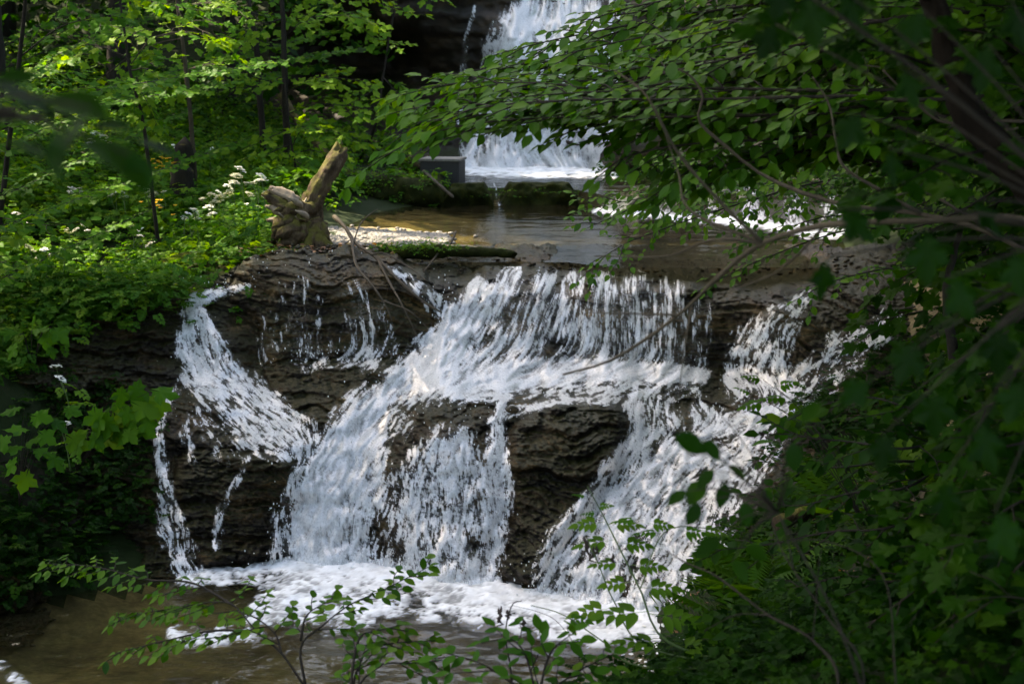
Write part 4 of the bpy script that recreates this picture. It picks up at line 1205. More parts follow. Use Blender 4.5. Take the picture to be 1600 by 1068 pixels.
stick('dead_stick', 'thin reddish dead stick leaning on the mossy log at the lip', 'stick', [([(712, 362, 13.9), (704, 380, 13.7), (686, 394, 13.4), (674, 410, 13.1), (662, 424, 12.9)], .013, .008), ([(686, 394, 13.4), (676, 388, 13.5), (660, 394, 13.5)], .007, .003)])
stick('fallen_pole', 'pale straight pole leaning from the concrete block to the middle pool', 'stick', [([(662, 268, 19.6), (680, 284, 19.0), (708, 308, 18.7)], .028, .020)])
stick('fallen_pole', 'grey stick lying on the mossy bank behind the leaning stump', 'stick', [([(534, 262, 20.6), (560, 272, 20.3), (596, 270, 20.2), (626, 264, 20.1)], .030, .018)])
stick('mossy_pole', 'thin mossy fallen trunk slanting down the bank behind the stump', 'log', [([(440, 150, 22.5), (470, 195, 21.8), (500, 230, 21), (530, 258, 20.3), (548, 276, 19.9)], .07, .05), ([(495, 224, 20.9), (505, 236, 20.6), (520, 246, 20.4)], .03, .02)], 'mossy_wood')
stick('fallen_log', 'grey log lying across the riffle bank on the right', 'log', [([(1148, 280, 18.9), (1180, 279, 18.8), (1230, 281, 18.6), (1300, 284, 18.2)], .05, .03), ([(1160, 281, 18.8), (1152, 288, 18.6), (1148, 294, 18.5)], .025, .012)], 'dead_wood')
stick('fallen_log', 'rotting brown log lying on the right bank beside the lower fall', 'log', [([(1215, 818, 8.4), (1260, 800, 8.6), (1300, 788, 8.9), (1360, 790, 9.0)], .05, .03), ([(1300, 788, 8.9), (1330, 786, 8.7), (1360, 796, 8.6)], .018, .01)], 'mossy_wood')
stick('broken_post', 'pale upright broken trunk on the right bank beyond the riffle', 'trunk', [([(1268, 252, 18.6), (1270, 215, 18.65), (1272, 165, 18.7)], .072, .052), ([(1266, 205, 18.6), (1264, 200, 18.56), (1262, 196, 18.5)], .02, .012)], 'pale_bark')

# mossy log at the lip, with cress growing on it
P = [W(592, 398, 13.35), W(660, 396, 13.4), W(720, 396, 13.45), W(800, 400, 13.5)]
b = P[0]
lg = link('mossy_log', None, None, 'flat mossy log with green plants lying along the lip of the fall', 'log', loc=b)
V, Q = rough_tube([p + np.array([0, 0, .02]) for p in P], [.075, .09, .075, .055], 14, 44, .24, 3, 7, .8)
V = V - b; V[:, 2] *= .75
link('wood', mesh_np('wood', V, Q, M['moss']), lg)
V, Q = rough_tube([W(648, 389, 13.45) + [0, .02, 0], W(720, 387, 13.5), W(800, 396, 13.55)], [.02, .03, .02], 8, 26, .1, 4)
link('bleached_edge', mesh_np('bleached_edge', V - b, Q, M['dead_wood']), lg)
rr = np.random.default_rng(5)
n = 150
t = np.clip(rr.normal(.32, .22, n), 0, .9); pts = np.array([np.interp(t, [0, .33, .66, 1], [p[k] for p in P]) for k in range(3)]).T + rr.normal(0, .05, (n, 3)) * [1, 1, .5] + [0, -.06, .06]
a = rosettes(pts, rr, (2, 4), .05, (.0, .07), (.025, .05), tint=(.6, .2))
V, T, tt = merged_leaves('trefoil', *[a[0] - b, *a[1:]])
link('foliage', mesh_np('foliage', V, T, M['herb'], {'tint': tt}), lg, kind='stuff')

# spray thrown up by the falling water
rr = np.random.default_rng(31)
Vs = []
dv = stone_mesh(1, 1, 1, (6, 4), .3)
for (x, y, wx, wy, n) in [(700, 560, 40, 20, 120), (620, 610, 40, 24, 120), (480, 700, 40, 20, 80), (560, 880, 110, 10, 160), (930, 930, 90, 14, 150), (980, 575, 90, 10, 90), (760, 640, 60, 14, 60), (690, 480, 16, 30, 60), (440, 840, 14, 50, 60), (1150, 620, 60, 14, 60), (780, 800, 14, 60, 60), (300, 540, 20, 40, 50), (500, 550, 60, 6, 40), (820, 900, 14, 20, 50), (480, 404, 60, 10, 30), (350, 440, 40, 8, 30)]:
    X = rr.normal(x, wx, n); Y = rr.normal(y, wy, n)
    Y = np.clip(Y, 392, 975)
    dd = cascade_f(X, Y) - rr.uniform(.05, .25, n)
    Pp = W(X, Y, dd)
    for k in range(n):
        s = rr.uniform(.002, .0055)
        Vs.append((dv[0] * s * [1, 1, rr.uniform(1, 2.4)] + Pp[k], dv[1]))
V, Q = join(Vs)
mm = new_mat('spray_drop'); m_, N_, L_, o_ = mm
df = N_.new('ShaderNodeBsdfDiffuse'); df.inputs[0].default_value = (.85, .87, .88, 1); L_.new(df.outputs[0], o_.inputs['Surface'])
link('water_spray', mesh_np('water_spray', V, Q, m_), kind='stuff')

CANOPY = [  # unseen crowns, added and placed to block sun and sky
    ('tall beech on the left slope shading the fall', -10.6, 16.1, 17.5, 3.0, 1.6, 5.0, 6500),
    ('tall beech on the left slope shading the fall', -13.4, 15.4, 17.0, 2.6, 2.2, 5.0, 5500),
    ('tall beech on the left slope shading the fall', -8.2, 16.0, 18.5, 2.2, 2.2, 4.0, 5000),
    ('tall beech on the left slope shading the fall', -11.0, 12.4, 16.5, 3.0, 2.8, 5.0, 6500),
    ('tall beech on the left slope shading the fall', -7.2, 11.6, 17.0, 2.4, 2.6, 4.0, 5500),
    ('tall beech on the left slope shading the fall', -9.5, 7.5, 14.5, 3.2, 2.8, 4.5, 6500),
    ('tall beech on the left slope shading the fall', -9.8, 29.0, 16.5, 3.6, 2.6, 5.0, 5000),
    ('tall beech beside the camera', 3.0, -1.5, 8.0, 3.4, 3.4, 1.8, 6500),
    ('tall beech beside the camera', 5.2, 3.0, 8.5, 3.6, 3.4, 2.0, 6500),
    ('tall beech behind the left bank', -5.6, 28.8, 18.0, 2.6, 2.4, 3.6, 4500),
    ('tall beech on the left slope shading the fall', -9.9, 18.4, 17.0, 1.4, 1.0, 3.0, 3000),
    ('tall beech on the left slope shading the fall', -6.6, 8.8, 15.5, 2.0, 2.0, 3.0, 4000),
    ('tall beech beside the camera', 3.4, 6.4, 6.3, 2.4, 2.6, .9, 5500),
    ('tall beech beside the camera', 2.6, 3.4, 6.2, 2.4, 2.2, .9, 5000),
    ('tall beech over the left rock wall', -5.3, 9.2, 6.6, 2.2, 2.6, 1.0, 5000),
    ('tall beech beside the camera', -2.6, 0.8, 6.4, 2.2, 2.0, .9, 4500),
    ('tall beech behind the left bank', -6.2, 22.6, 8.2, 2.3, 2.0, 1.2, 4500),
    ('tall beech behind the left bank', -9.2, 20.2, 8.8, 1.7, 1.3, .9, 2500),
    ('tall beech beside the camera', 3.7, 9.6, 7.3, 2.2, 2.4, 1.2, 4500),
    ('tall beech beside the camera', 4.6, 6.2, 6.6, 1.9, 2.4, 1.3, 4500),
    ('tall beech on the left slope shading the fall', -7.8, 19.3, 18.2, 1.8, 1.6, 3.6, 4500),
    ('tall beech on the left slope shading the fall', -8.4, 24.0, 18.2, 2.2, 2.4, 3.6, 4500),
    ('tall beech on the right slope', 7.4, 8.5, 9.5, 3.0, 3.4, 2.6, 6500),
    ('tall beech on the right slope', 8.6, 14.5, 11.0, 3.2, 3.4, 3.2, 6500),
    ('tall beech on the right slope', 9.0, 20.5, 12.0, 3.4, 3.4, 3.4, 6000),
]

# ------------------------------------------------------------------ vegetation: undergrowth first
rr = np.random.default_rng(101)
rock_top = RBF([(x, y, z) for x, y, z in [(-2.4, 12.5, 2)]] + [(0, 0, 0), (1, 0, 0), (0, 1, 0)])
dry_left = lambda P, px, py: (P[:, 2] > np.where(px < 430, 1.5, 2.03)) & ~inpoly(px, py, [(430, 330), (640, 330), (760, 400), (700, 460), (380, 460), (400, 410)]) & (px < 640) & ~((px > 540) & (py > 250) & (P[:, 1] < 22))

A = scatter(4200, (-8, -1.0), (12.6, 24), rr, dry_left)
near = A[:, 1] < 17
B = scatter(2600, (-8, -2), (12.4, 17), rr, lambda P, px, py: (P[:, 2] > 2.0) & (px < 400) & (py > 300))
cover('left_bank_herbs', [('elder', rosettes(A[near], rr, (4, 8), .17, (.10, .42), (.10, .17), tint=(.55, .22))),
                          ('trefoil', rosettes(A[~near], rr, (4, 7), .20, (.10, .5), (.10, .18), tint=(.5, .22))),
                          ('elder', rosettes(B, rr, (4, 7), .16, (.08, .45), (.09, .16), tint=(.6, .22)))], 'herb', label='dense pale green herbs covering the sunny left bank')
Gb = scatter(1500, (-3.4, -1.6), (13.4, 16), rr, lambda P, px, py: (P[:, 2] > 2.0) & inpoly(px, py, [(280, 350), (430, 330), (436, 395), (380, 430), (290, 440)]))
cover('grass', [('blade', rosettes(Gb, rr, (6, 11), .05, (.0, .05), (.10, .26), tilt=1.2, tint=(.7, .2)))], 'herb')

# plants on the left rock wall, hanging over its edge and down its face
def on_rock(n, poly, rr):
    p = np.array(poly, float)
    x, y = rr.uniform(p[:, 0].min(), p[:, 0].max(), n * 3), rr.uniform(p[:, 1].min(), p[:, 1].max(), n * 3)
    m = inpoly(x, y, poly)
    x, y = x[m][:n], y[m][:n]
    return W(x, y, cascade_f(x, y) - .10)
H1 = on_rock(420, [(-60, 440), (60, 440), (180, 440), (290, 430), (300, 470), (220, 490), (120, 520), (80, 560), (-60, 640)], rr)
H2 = on_rock(420, [(-60, 620), (120, 660), (180, 690), (215, 720), (235, 800), (180, 850), (130, 900), (-60, 960)], rr)
H3 = on_rock(150, [(80, 560), (190, 600), (250, 660), (230, 740), (130, 680), (60, 640)], rr)
cover('bank_edge_herbs', [('elder', rosettes(H1, rr, (4, 8), .18, (.0, .25), (.09, .15), tint=(.5, .2)))], 'herb', label='green herbs hanging over the top of the left rock wall')
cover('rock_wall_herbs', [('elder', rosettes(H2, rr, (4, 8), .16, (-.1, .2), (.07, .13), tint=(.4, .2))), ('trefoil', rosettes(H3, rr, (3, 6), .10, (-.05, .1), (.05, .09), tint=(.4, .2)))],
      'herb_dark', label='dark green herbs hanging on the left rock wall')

H4 = on_rock(420, [(1250, 650), (1320, 580), (1440, 500), (1440, 900), (1200, 960), (1150, 900), (1215, 780)], rr)
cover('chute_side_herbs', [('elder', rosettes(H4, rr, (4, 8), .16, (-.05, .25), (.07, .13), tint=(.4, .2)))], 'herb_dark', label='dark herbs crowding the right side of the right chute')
# right bank
okr = lambda P, px, py: (P[:, 2] > .12) & ((P[:, 1] < 11.5) | (P[:, 2] > 2.05)) & ((px > 930) | (P[:, 1] > 24))
C1 = scatter(2600, (.7, 7), (5.2, 11.5), rr, lambda P, px, py: okr(P, px, py) & ~((px < 1120) & (py < 960)) & (P[:, 0] > 1.15 + .12 * (P[:, 1] - 9)))
C0 = scatter(2200, (.3, 4.5), (2.6, 6.2), rr, lambda P, px, py: (P[:, 2] > .5) & ((px > 1080) | (py > 1060)))
C2 = scatter(3200, (1.5, 11), (11.5, 25), rr, okr)
kk = rr.random(len(C1)) < .45
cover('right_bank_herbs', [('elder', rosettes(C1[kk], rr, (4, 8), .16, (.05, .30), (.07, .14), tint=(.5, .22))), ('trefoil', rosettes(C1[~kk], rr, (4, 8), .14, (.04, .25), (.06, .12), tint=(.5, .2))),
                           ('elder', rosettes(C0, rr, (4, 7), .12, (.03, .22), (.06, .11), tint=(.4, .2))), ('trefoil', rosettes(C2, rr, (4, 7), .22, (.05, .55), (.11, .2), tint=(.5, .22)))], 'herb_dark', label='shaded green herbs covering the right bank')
Fd = scatter(900, (.6, 5), (6, 11), rr, lambda P, px, py: (P[:, 2] > .05) & (px > 960))
cover('leaf_litter', [('beech_lo', (Fd + [0, 0, .015], rr.normal(0, 1, (len(Fd), 3)) * [1, 1, .1], UP + rr.normal(0, .25, (len(Fd), 3)), rr.uniform(.04, .08, len(Fd)), rr.random(len(Fd))))], 'litter')

xd = rr.uniform(372, 660, 170); yd = rr.normal(391, 5, 170)
Ed = W(xd, yd, np.where(yd > 394, cascade_f(xd, yd), DZ(yd, 2.09)))
cover('bank_litter', [('beech_lo', (Ed + [0, 0, .02], rr.normal(0, 1, (170, 3)) * [1, 1, .15], UP + rr.normal(0, .35, (170, 3)), rr.uniform(.03, .07, 170), rr.random(170)))], 'litter')
xe = np.concatenate([rr.uniform(376, 470, 90), rr.uniform(300, 380, 60)]); ye = np.concatenate([rr.normal(390, 4, 90), rr.normal(432, 9, 60)])
Ee = W(xe, ye, DZ(ye, 2.06)); 
cover('ledge_herbs', [('trefoil', rosettes(Ee[:90], rr, (3, 5), .06, (.0, .07), (.03, .06), tint=(.6, .2))), ('blade', rosettes(Ee[:60], rr, (4, 8), .04, (.0, .03), (.06, .16), tilt=1.2, tint=(.7, .2)))], 'herb', label='small herbs and grass on the top edge of the rounded boulder')

# small plants on the mossy bank left of the concrete block
m1 = np.stack([rr.uniform(-2.2, -.95, 260), rr.uniform(18.95, 20.0, 260), rr.uniform(2.0, 2.36, 260)], 1)
m2 = np.stack([rr.uniform(-.95, .9, 120), rr.uniform(19.0, 19.8, 120), rr.uniform(2.1, 2.2, 120)], 1)
cover('bank_herbs', [('trefoil', rosettes(m1, rr, (3, 6), .10, (.0, .16), (.06, .12), tint=(.5, .2))), ('trefoil', rosettes(m2, rr, (2, 4), .05, (.0, .03), (.03, .05), tint=(.4, .2)))], 'herb', label='small green herbs on the mossy bank')

# the wooded slope behind: leaf masses too far off to count
def leaf_cloud(n, xr, yr, hr, leaf, rr, clump=260, sig=(.7, .7, .35), ok=None):
    cx_ = np.stack([rr.uniform(*xr, clump), rr.uniform(*yr, clump)], 1)
    if ok is not None:
        cx_ = cx_[ok(cx_)]
    cz = ground_z(cx_[:, 0], cx_[:, 1]) + rr.uniform(*hr, len(cx_))
    i = rr.integers(0, len(cx_), n)
    pos = np.concatenate([cx_, cz[:, None]], 1)[i] + rr.normal(0, 1, (n, 3)) * sig
    d = rr.normal(0, 1, (n, 3)) * [1, 1, .4] + [0, 0, -.3]
    return pos, d, UP + rr.normal(0, .35, (n, 3)), rr.uniform(*leaf, n), np.clip(rr.normal(.5, .2, n) + rr.normal(0, .2, len(cx_))[i], 0, 1)
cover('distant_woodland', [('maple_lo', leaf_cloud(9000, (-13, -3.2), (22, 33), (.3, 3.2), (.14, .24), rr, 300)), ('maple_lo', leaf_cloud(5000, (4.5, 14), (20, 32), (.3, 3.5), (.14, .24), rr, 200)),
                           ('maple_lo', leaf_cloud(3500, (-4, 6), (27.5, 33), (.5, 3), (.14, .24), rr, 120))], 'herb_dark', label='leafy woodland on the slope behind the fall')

# ------------------------------------------------------------------ white umbels, yellow flowers
def umbel_plant(x, y, d, h, label, group, heads=2, seed=0, hs=.05):
    r = random.Random(seed)
    b = on_ground(x, y, d) if d else np.array(x)
    o = link('umbel_plant', None, None, label, 'wildflower', group, loc=b)
    h = h + .10
    top = np.array([r.uniform(-.06, .06), r.uniform(-.06, .06), h])
    tubes = [(smooth_line([[0, 0, 0], top * .5 + [0.01, 0, 0], top], 8), np.linspace(.006, .003, 8), 5)]
    tips = [top]
    for k in range(heads - 1):
        q = top * r.uniform(.45, .8); e = q + [r.uniform(-.12, .12), r.uniform(-.1, .1), r.uniform(.08, .2)]
        tubes.append((smooth_line([q, (q + e) / 2 + [0, 0, -.01], e], 6), np.linspace(.004, .002, 6), 4)); tips.append(e)
    L = Leaves()
    for e in tips:
        s = hs * r.uniform(.7, 1.2)
        pos, dd, nn, ss = [], [], [], []
        tx, ty = r.gauss(0, .35), r.gauss(-.25, .35)
        for k in range(22):
            a, q = r.uniform(0, 2 * pi), math.sqrt(r.random()) * s
            c = e + [q * cos(a), q * sin(a), .025 - q * q * 9 + q * (tx * cos(a) + ty * sin(a)) + r.uniform(-.006, .006)]
            if k % 2 == 0:
                tubes.append((np.array([e - [0, 0, .01], c]), [.0012, .001], 3))
            for m in range(4):
                t = a + m * 1.57
                pos.append(c); dd.append([cos(t), sin(t), .12]); nn.append([-tx, -ty, 1]); ss.append(s * .34)
        V, T, tt = merged_leaves('petal', np.array(pos), np.array(dd), np.array(nn, float), np.array(ss), np.full(len(pos), .5))
        link('flower_head', mesh_np('flower_head', V, T, M['petal'], {'tint': tt}), o)
    link('stem', tubes_mesh('stem', tubes, np.zeros(3), M['stem']), o)
    pos, dd, nn, ss, tt = rosettes(np.array([[0, 0, .02]]), np.random.default_rng(seed), (5, 7), .10, (h * .5, h * .8), (.12, .18), tint=(.6, .15))
    V, T, tt = merged_leaves('elder', pos, dd, nn, ss, tt)
    link('foliage', mesh_np('foliage', V, T, M['herb'], {'tint': tt}), o, kind='stuff')
M['stem'] = surface_mat('green_stem', [(.2, (.03, .07, .015)), (.8, (.08, .14, .03))], scale=20, bump=0, rough=(.5, .7))
for k, (x, y, h, lab) in enumerate([(362, 348, .52, 'tall white umbel on the left of the clump beside the stump'), (384, 350, .64, 'tallest white umbel flower in the clump beside the stump'), (398, 352, .50, 'white umbel next to the tallest one beside the stump'), (416, 352, .55, 'slender white umbel nearest the stump roots'),
        (352, 345, .36, 'low white umbel under the tall clump beside the stump'), (340, 342, .40, 'white umbel just right of the mossy stumps'), (325, 340, .42, 'white umbel in front of the mossy stumps'), (408, 366, .22, 'short white umbel leaning against the stump roots'), (330, 360, .25, 'short white umbel below the mossy stumps')]):
    umbel_plant(x, y, 15.2 + .1 * (k % 3), h, lab, 'white umbel flowers by the stump', 3 if k < 4 else 2, k, .05)
UMB = ['above the bright herbs, below the left sapling fork', 'at the left of the row below the drooping bright leaves', 'in the middle of the bright herbs under the drooping leaves', 'lower right of the drooping bright leaves', 'below the row of umbels on the bright herbs', 'left of the two mossy stumps, low down', 'just left of the low mossy stump', 'below the mossy stumps in the sunny herbs', 'beside the stem of the thin edge sapling', 'half way up the bank in shade, left of the drooping leaves', 'next to another umbel half way up the bank', 'behind the taller mossy stump', 'at the right edge of the herbs behind the stump clump', 'in the lower herbs under the drooping bright leaves', 'on the edge of the bank above the left stream', 'right at the bank edge above the left stream', 'low on the bank just above the rock wall', 'lowest on the bank at the far left', 'at the foot of the herbs over the rock wall', 'at the bank edge over the top of the rock wall', 'directly under the drooping bright leaves', 'between the drooping leaves and the mossy stumps', 'far left above the rock wall herbs', 'in the dark lower herbs left of the bank edge', 'in the darkest herbs over the rock wall', 'between the stump roots and the bank edge']
uf = [(150, 310, 'a'), (118, 320, 'b'), (182, 330, 'c'), (200, 348, 'd'), (128, 335, 'e'), (262, 345, 'f'), (228, 330, 'g'), (245, 352, 'h'), (60, 290, 'i'), (140, 255, 'j'), (162, 250, 'k'), (280, 265, 'l'), (325, 275, 'm'), (205, 372, 'n'), (285, 400, 'o'), (302, 390, 'p'), (95, 440, 'q'), (60, 450, 'r'), (75, 470, 's'), (240, 420, 't'), (170, 290, 'u'), (232, 312, 'v'), (35, 390, 'w'), (140, 380, 'x'), (110, 400, 'y'), (310, 380, 'z')]
for k, (x, y, _) in enumerate(uf):
    d = 13.4 if y > 400 else 14.6 if y > 360 else 16.0 if y > 310 else 18.5
    g = on_ground(x, y + 8, d); g[2] -= 0
    hh = max(.35, float(W(x, y, d)[2] - g[2]))
    umbel_plant(x, y + 8, d, min(hh, .9), 'small white umbel ' + UMB[k], 'white umbels scattered over the left bank', 2, 40 + k, .042)
for k, (x, y, d, lab) in enumerate([(110, 690, 10.3, 'white umbel beside the large sycamore leaves on the left rock wall'), (112, 612, 11.0, 'white umbel above the large sycamore leaves on the left rock wall')]):
    p = W(x, y + 45, d)
    umbel_plant(p, None, 0, .24, lab, None, 2, 90 + k, .04)
yf = W(rr.normal(258, 16, 34), rr.normal(258, 7, 34), 17.4)
yf2 = W(rr.normal(248, 14, 8), rr.normal(318, 10, 8), 15.5)
yy = np.concatenate([yf, yf2])
yy = np.repeat(yy, 5, 0); ya = np.tile(np.arange(5) * 1.26, len(yy) // 5)
cover('yellow_flowers', [('petal', (yy, np.stack([np.cos(ya), np.sin(ya), .3 + 0 * ya], 1), np.tile([0, -.3, 1.0], (len(yy), 1)), np.full(len(yy), .028), np.full(len(yy), .5)))], 'yellow', label='small yellow flowers in front of the dark mossy stump')

# ------------------------------------------------------------------ saplings of the left bank
def thin_tree(label, foot, top, d, r0, boughs, name='sycamore_sapling', cat='tree', via=(), seed=0, group='young trees on the left bank', cap=90, **kw):
    b = on_ground(*foot, d)
    pts = [b] + [W(*v) for v in via] + [W(*top, d)]
    up = W(*top, d)
    pts.append(up + (up - b) * .6 + [0, 0, .5])
    return plant(name, label, cat, b, (pts, [r0, r0 * .85, r0 * .6, r0 * .35]), boughs, seed=seed, group=group, cap=cap, **kw)

MP = dict(tpl='maple', mat='maple', lo='maple_lo', leaf=.13, gap=.10, twig=.5, twig_gap=.19, jit=.30, rad=.008, tint=.62, up=np.array([0, -.4, 1.0]))
thin_tree('thin dark sapling at the left edge with a tall bare stem', (-30, 470), (40, 0), 12.2, .030, [
    [(12, 300, 12.2), (60, 180, 12.3), (130, 110, 12.4)], [(20, 200, 12.2), (90, 150, 12.2), (190, 130, 12.4)], [(30, 90, 12.2), (100, 40, 12.3), (190, 20, 12.5)], [(8, 380, 12.2), (70, 330, 12.1), (150, 300, 12.2)], [(0, 440, 12.2), (60, 410, 12), (120, 380, 12)]], via=[(-8, 400, 12.2), (14, 220, 12.2)], seed=1, **{**MP, 'leaf': .11, 'gap': .085, 'twig': .42, 'twig_gap': .16, 'tint': .45})
thin_tree('slender sapling with drooping bright leaves amid the left bank', (245, 300), (200, 90), 15, .022, [
    [(205, 110, 15), (235, 110, 14.9), (262, 150, 14.8)], [(210, 130, 15), (225, 150, 14.7), (245, 195, 14.6)], [(200, 90, 15), (160, 120, 15), (110, 150, 15.1)], [(205, 100, 15), (240, 60, 15.2), (300, 50, 15.4), (350, 70, 15.6)], [(200, 90, 15), (140, 70, 15.1), (80, 90, 15.3)]], via=[(225, 200, 15)], seed=2, **{**MP, 'tint': .75})
thin_tree('straight brown sapling stem right of the drooping bright leaves', (304, 225), (277, 0), 17.5, .030, [
    [(280, 30, 17.5), (320, 50, 17.4), (355, 62, 17.3)], [(284, 60, 17.5), (240, 70, 17.5), (190, 100, 17.5)], [(278, 10, 17.5), (330, 5, 17.5), (380, 20, 17.5)], [(290, 110, 17.5), (330, 100, 17.6), (365, 112, 17.6)]], via=[(292, 120, 17.5)], seed=3, bark='pale_bark', **MP)
thin_tree('dark knotted sapling between the brown stem and the mossy pole', (410, 150), (388, 0), 20, .048, [
    [(392, 20, 20), (430, 30, 20), (470, 40, 20)], [(398, 80, 20), (370, 70, 20), (335, 80, 20)], [(390, 0, 20), (350, -5, 20), (310, 20, 20)]], via=[(400, 70, 20)], seed=4, **{**MP, 'leaf': .15})
thin_tree('dark upright young tree rising behind the leaning stump', (447, 225), (441, 0), 19.5, .050, [
    [(443, 150, 19.5), (480, 125, 19.2), (530, 122, 19.0), (585, 132, 18.9)], [(444, 180, 19.5), (490, 165, 19.1), (540, 165, 18.8), (600, 175, 18.6)], [(445, 190, 19.5), (480, 200, 19), (520, 205, 18.7), (560, 225, 18.5)], [(443, 120, 19.5), (410, 130, 19.3), (380, 140, 19.2)], [(443, 60, 19.5), (480, 30, 19.3), (540, 25, 19.1), (600, 40, 19)], [(442, 30, 19.5), (400, 40, 19.5), (350, 60, 19.4)], [(446, 205, 19.5), (420, 215, 19.2), (390, 230, 19)]],
    via=[(445, 120, 19.5)], seed=5, **{**MP, 'tint': .78, 'leaf': .14})
thin_tree('leafy shrub behind the stump reaching over the fallen mossy pole', (470, 290), (455, 225), 18.6, .02, [
    [(460, 240, 18.6), (490, 235, 18.3), (520, 250, 18.1)], [(458, 250, 18.6), (480, 260, 18.2), (505, 262, 18)], [(455, 225, 18.6), (430, 235, 18.4), (405, 250, 18.2)], [(456, 230, 18.6), (470, 205, 18.5), (500, 200, 18.3)]], seed=6, **{**MP, 'tint': .75})
thin_tree('sapling with pale new leaves hanging in front of the dark cave', (560, 262), (600, 110), 22.2, .03, [
    [(598, 120, 22), (625, 150, 21.6), (655, 175, 21.4)], [(596, 130, 22), (570, 150, 21.6), (530, 170, 21.4)], [(590, 160, 22), (620, 190, 21.5), (640, 210, 21.4)], [(595, 150, 22), (560, 190, 21.5), (540, 205, 21.4)]], via=[(585, 200, 22)], seed=7, **{**MP, 'tint': .7})
# boughs that hang into the top of the picture from trees rooted on the slope
def over_tree(label, foot, boughs, seed, r0=.09, h=5.5, **kw):
    foot = np.array([foot[0], foot[1], float(ground_z(*foot))])
    first = [W(*b[0]) if not isinstance(b, dict) else W(*b['p'][0]) for b in boughs]
    top = foot + [0, 0, h]
    bs = []
    for b, f in zip(boughs, first):
        s = foot + (top - foot) * min(.98, max(.1, (f[2] - foot[2]) / h * .9))
        pts = b['p'] if isinstance(b, dict) else b
        nb = [tuple(s)] + list(pts)
        bs.append({**b, 'p': nb} if isinstance(b, dict) else nb)
    return plant(kw.pop('name', 'sycamore_tree'), label, 'tree', foot, ([foot, foot + [.05, .0, h * .4], foot + [-.05, 0, h * .75], top], [r0, r0 * .85, r0 * .6, r0 * .3]), bs, seed=seed, **kw)
over_tree('sycamore whose boughs hang across the top above the dark cave', (-4.6, 23.5), [
    [(430, -40, 21.5), (500, 0, 20.5), (560, 30, 20), (600, 50, 19.8)], [(480, -60, 21), (560, -10, 20.2), (620, 15, 20), (665, 25, 20)], [(420, -20, 21), (460, 15, 20.5), (500, 45, 20)], [(560, -60, 20.5), (640, -15, 20), (700, 5, 20)], [(470, -30, 20.8), (540, 20, 19.6), (585, 60, 19.2), (640, 68, 19)]], 21, r0=.10, h=5, group=None, cap=160, t0=.3, **{**MP, 'tint': .7, 'leaf': .13})
over_tree('sycamore on the upper left slope with a dense fan of leaves', (-6.6, 18.5), [
    [(60, -20, 16), (150, 30, 15.5), (230, 60, 15)], [(0, 60, 16), (90, 90, 15.6), (160, 100, 15.4)], [(120, -40, 16), (230, 0, 15.8), (330, 20, 15.6)], [(20, 130, 15.5), (80, 160, 15.2), (150, 170, 15)], [(200, -40, 17), (300, -10, 16.6), (380, 10, 16.4)]], 22, r0=.10, h=5, group=None, cap=160, t0=.3, **{**MP, 'tint': .55})
over_tree('hazel bush at the far left above the herbs', (-5.9, 14.8), [
    [(-20, 200, 13.6), (50, 210, 13.2), (120, 230, 13)], [(-20, 270, 13.6), (60, 280, 13.2), (150, 290, 12.9)], [(-30, 330, 13.3), (50, 350, 12.9), (130, 350, 12.7)], [(-20, 130, 13.8), (40, 120, 13.4), (110, 120, 13)], [(-30, 400, 13), (40, 410, 12.6), (100, 420, 12.4)]], 23, r0=.05, h=2.4, name='hazel_bush', group=None, cap=120, t0=.2, **{**MP, 'tpl': 'beech', 'mat': 'herb', 'lo': 'beech_lo', 'leaf': .10, 'tint': .5})

# ------------------------------------------------------------------ large sycamore leaves on the left rock wall
def leaf_plant(name, label, cat, root, items, tpl, mat, seed=0, stem_mat='bark', stem_r=.004, cap=60, pitch=.5, hub=None, tint=.5):
    """A plant given leaf by leaf: (px, py, distance, length in photo px, heading)."""
    r = random.Random(seed)
    b = np.array(root, float)
    o = link(name, None, None, label, cat, None, loc=b)
    L = Leaves(); tb = []
    if hub is not None:
        hub = W(*hub)
        tb.append((smooth_line([b, b * .4 + hub * .6 + [.02, .02, .05], hub], 12), np.linspace(stem_r * 1.6, stem_r, 12), 6))
    b0 = b if hub is None else hub
    for (x, y, d, s, a) in items:
        p = W(x, y, d)
        n = np.array([r.gauss(0, .25), -pitch + r.gauss(0, .2), 1.0])
        dd = np.array([cos(a), -.35, sin(a) - .25])
        sz = s / F * d
        L.add(p - dd / np.linalg.norm(dd) * sz * .4, dd, n, sz, min(1, max(0, r.gauss(tint, .2))))
        q = p - dd / np.linalg.norm(dd) * sz * .4
        mid = q * .55 + b0 * .45 + ([0, .02, .12] if hub is None else [0, .01, .02])
        tb.append((smooth_line([b0, mid, q], 10), np.linspace(stem_r, stem_r * .4, 10), 5))
    link('stem', tubes_mesh('stem', tb, b, M[stem_mat]), o)
    place_leaves(o, b, L, tpl, mat, cap)
    return o
r_ = random.Random(4)
it1 = [(r_.gauss(185, 34), r_.gauss(652, 26), 9.9 - .01 * (k % 20), r_.uniform(34, 62), r_.uniform(-2.6, .4)) for k in range(26)]
it2 = [(40, 748, 9.4, 46, -1.9), (85, 718, 9.4, 44, -.5), (62, 705, 9.5, 36, .2), (18, 725, 9.4, 44, -2.4), (24, 700, 9.5, 40, 2.8), (48, 690, 9.6, 36, .8), (30, 670, 9.6, 46, 2.6), (70, 680, 9.6, 40, -.2), (20, 640, 9.8, 44, 2.9), (60, 650, 9.7, 46, .3), (90, 660, 9.7, 40, -.3), (110, 640, 9.8, 38, .1), (5, 690, 9.5, 46, -2.8)]
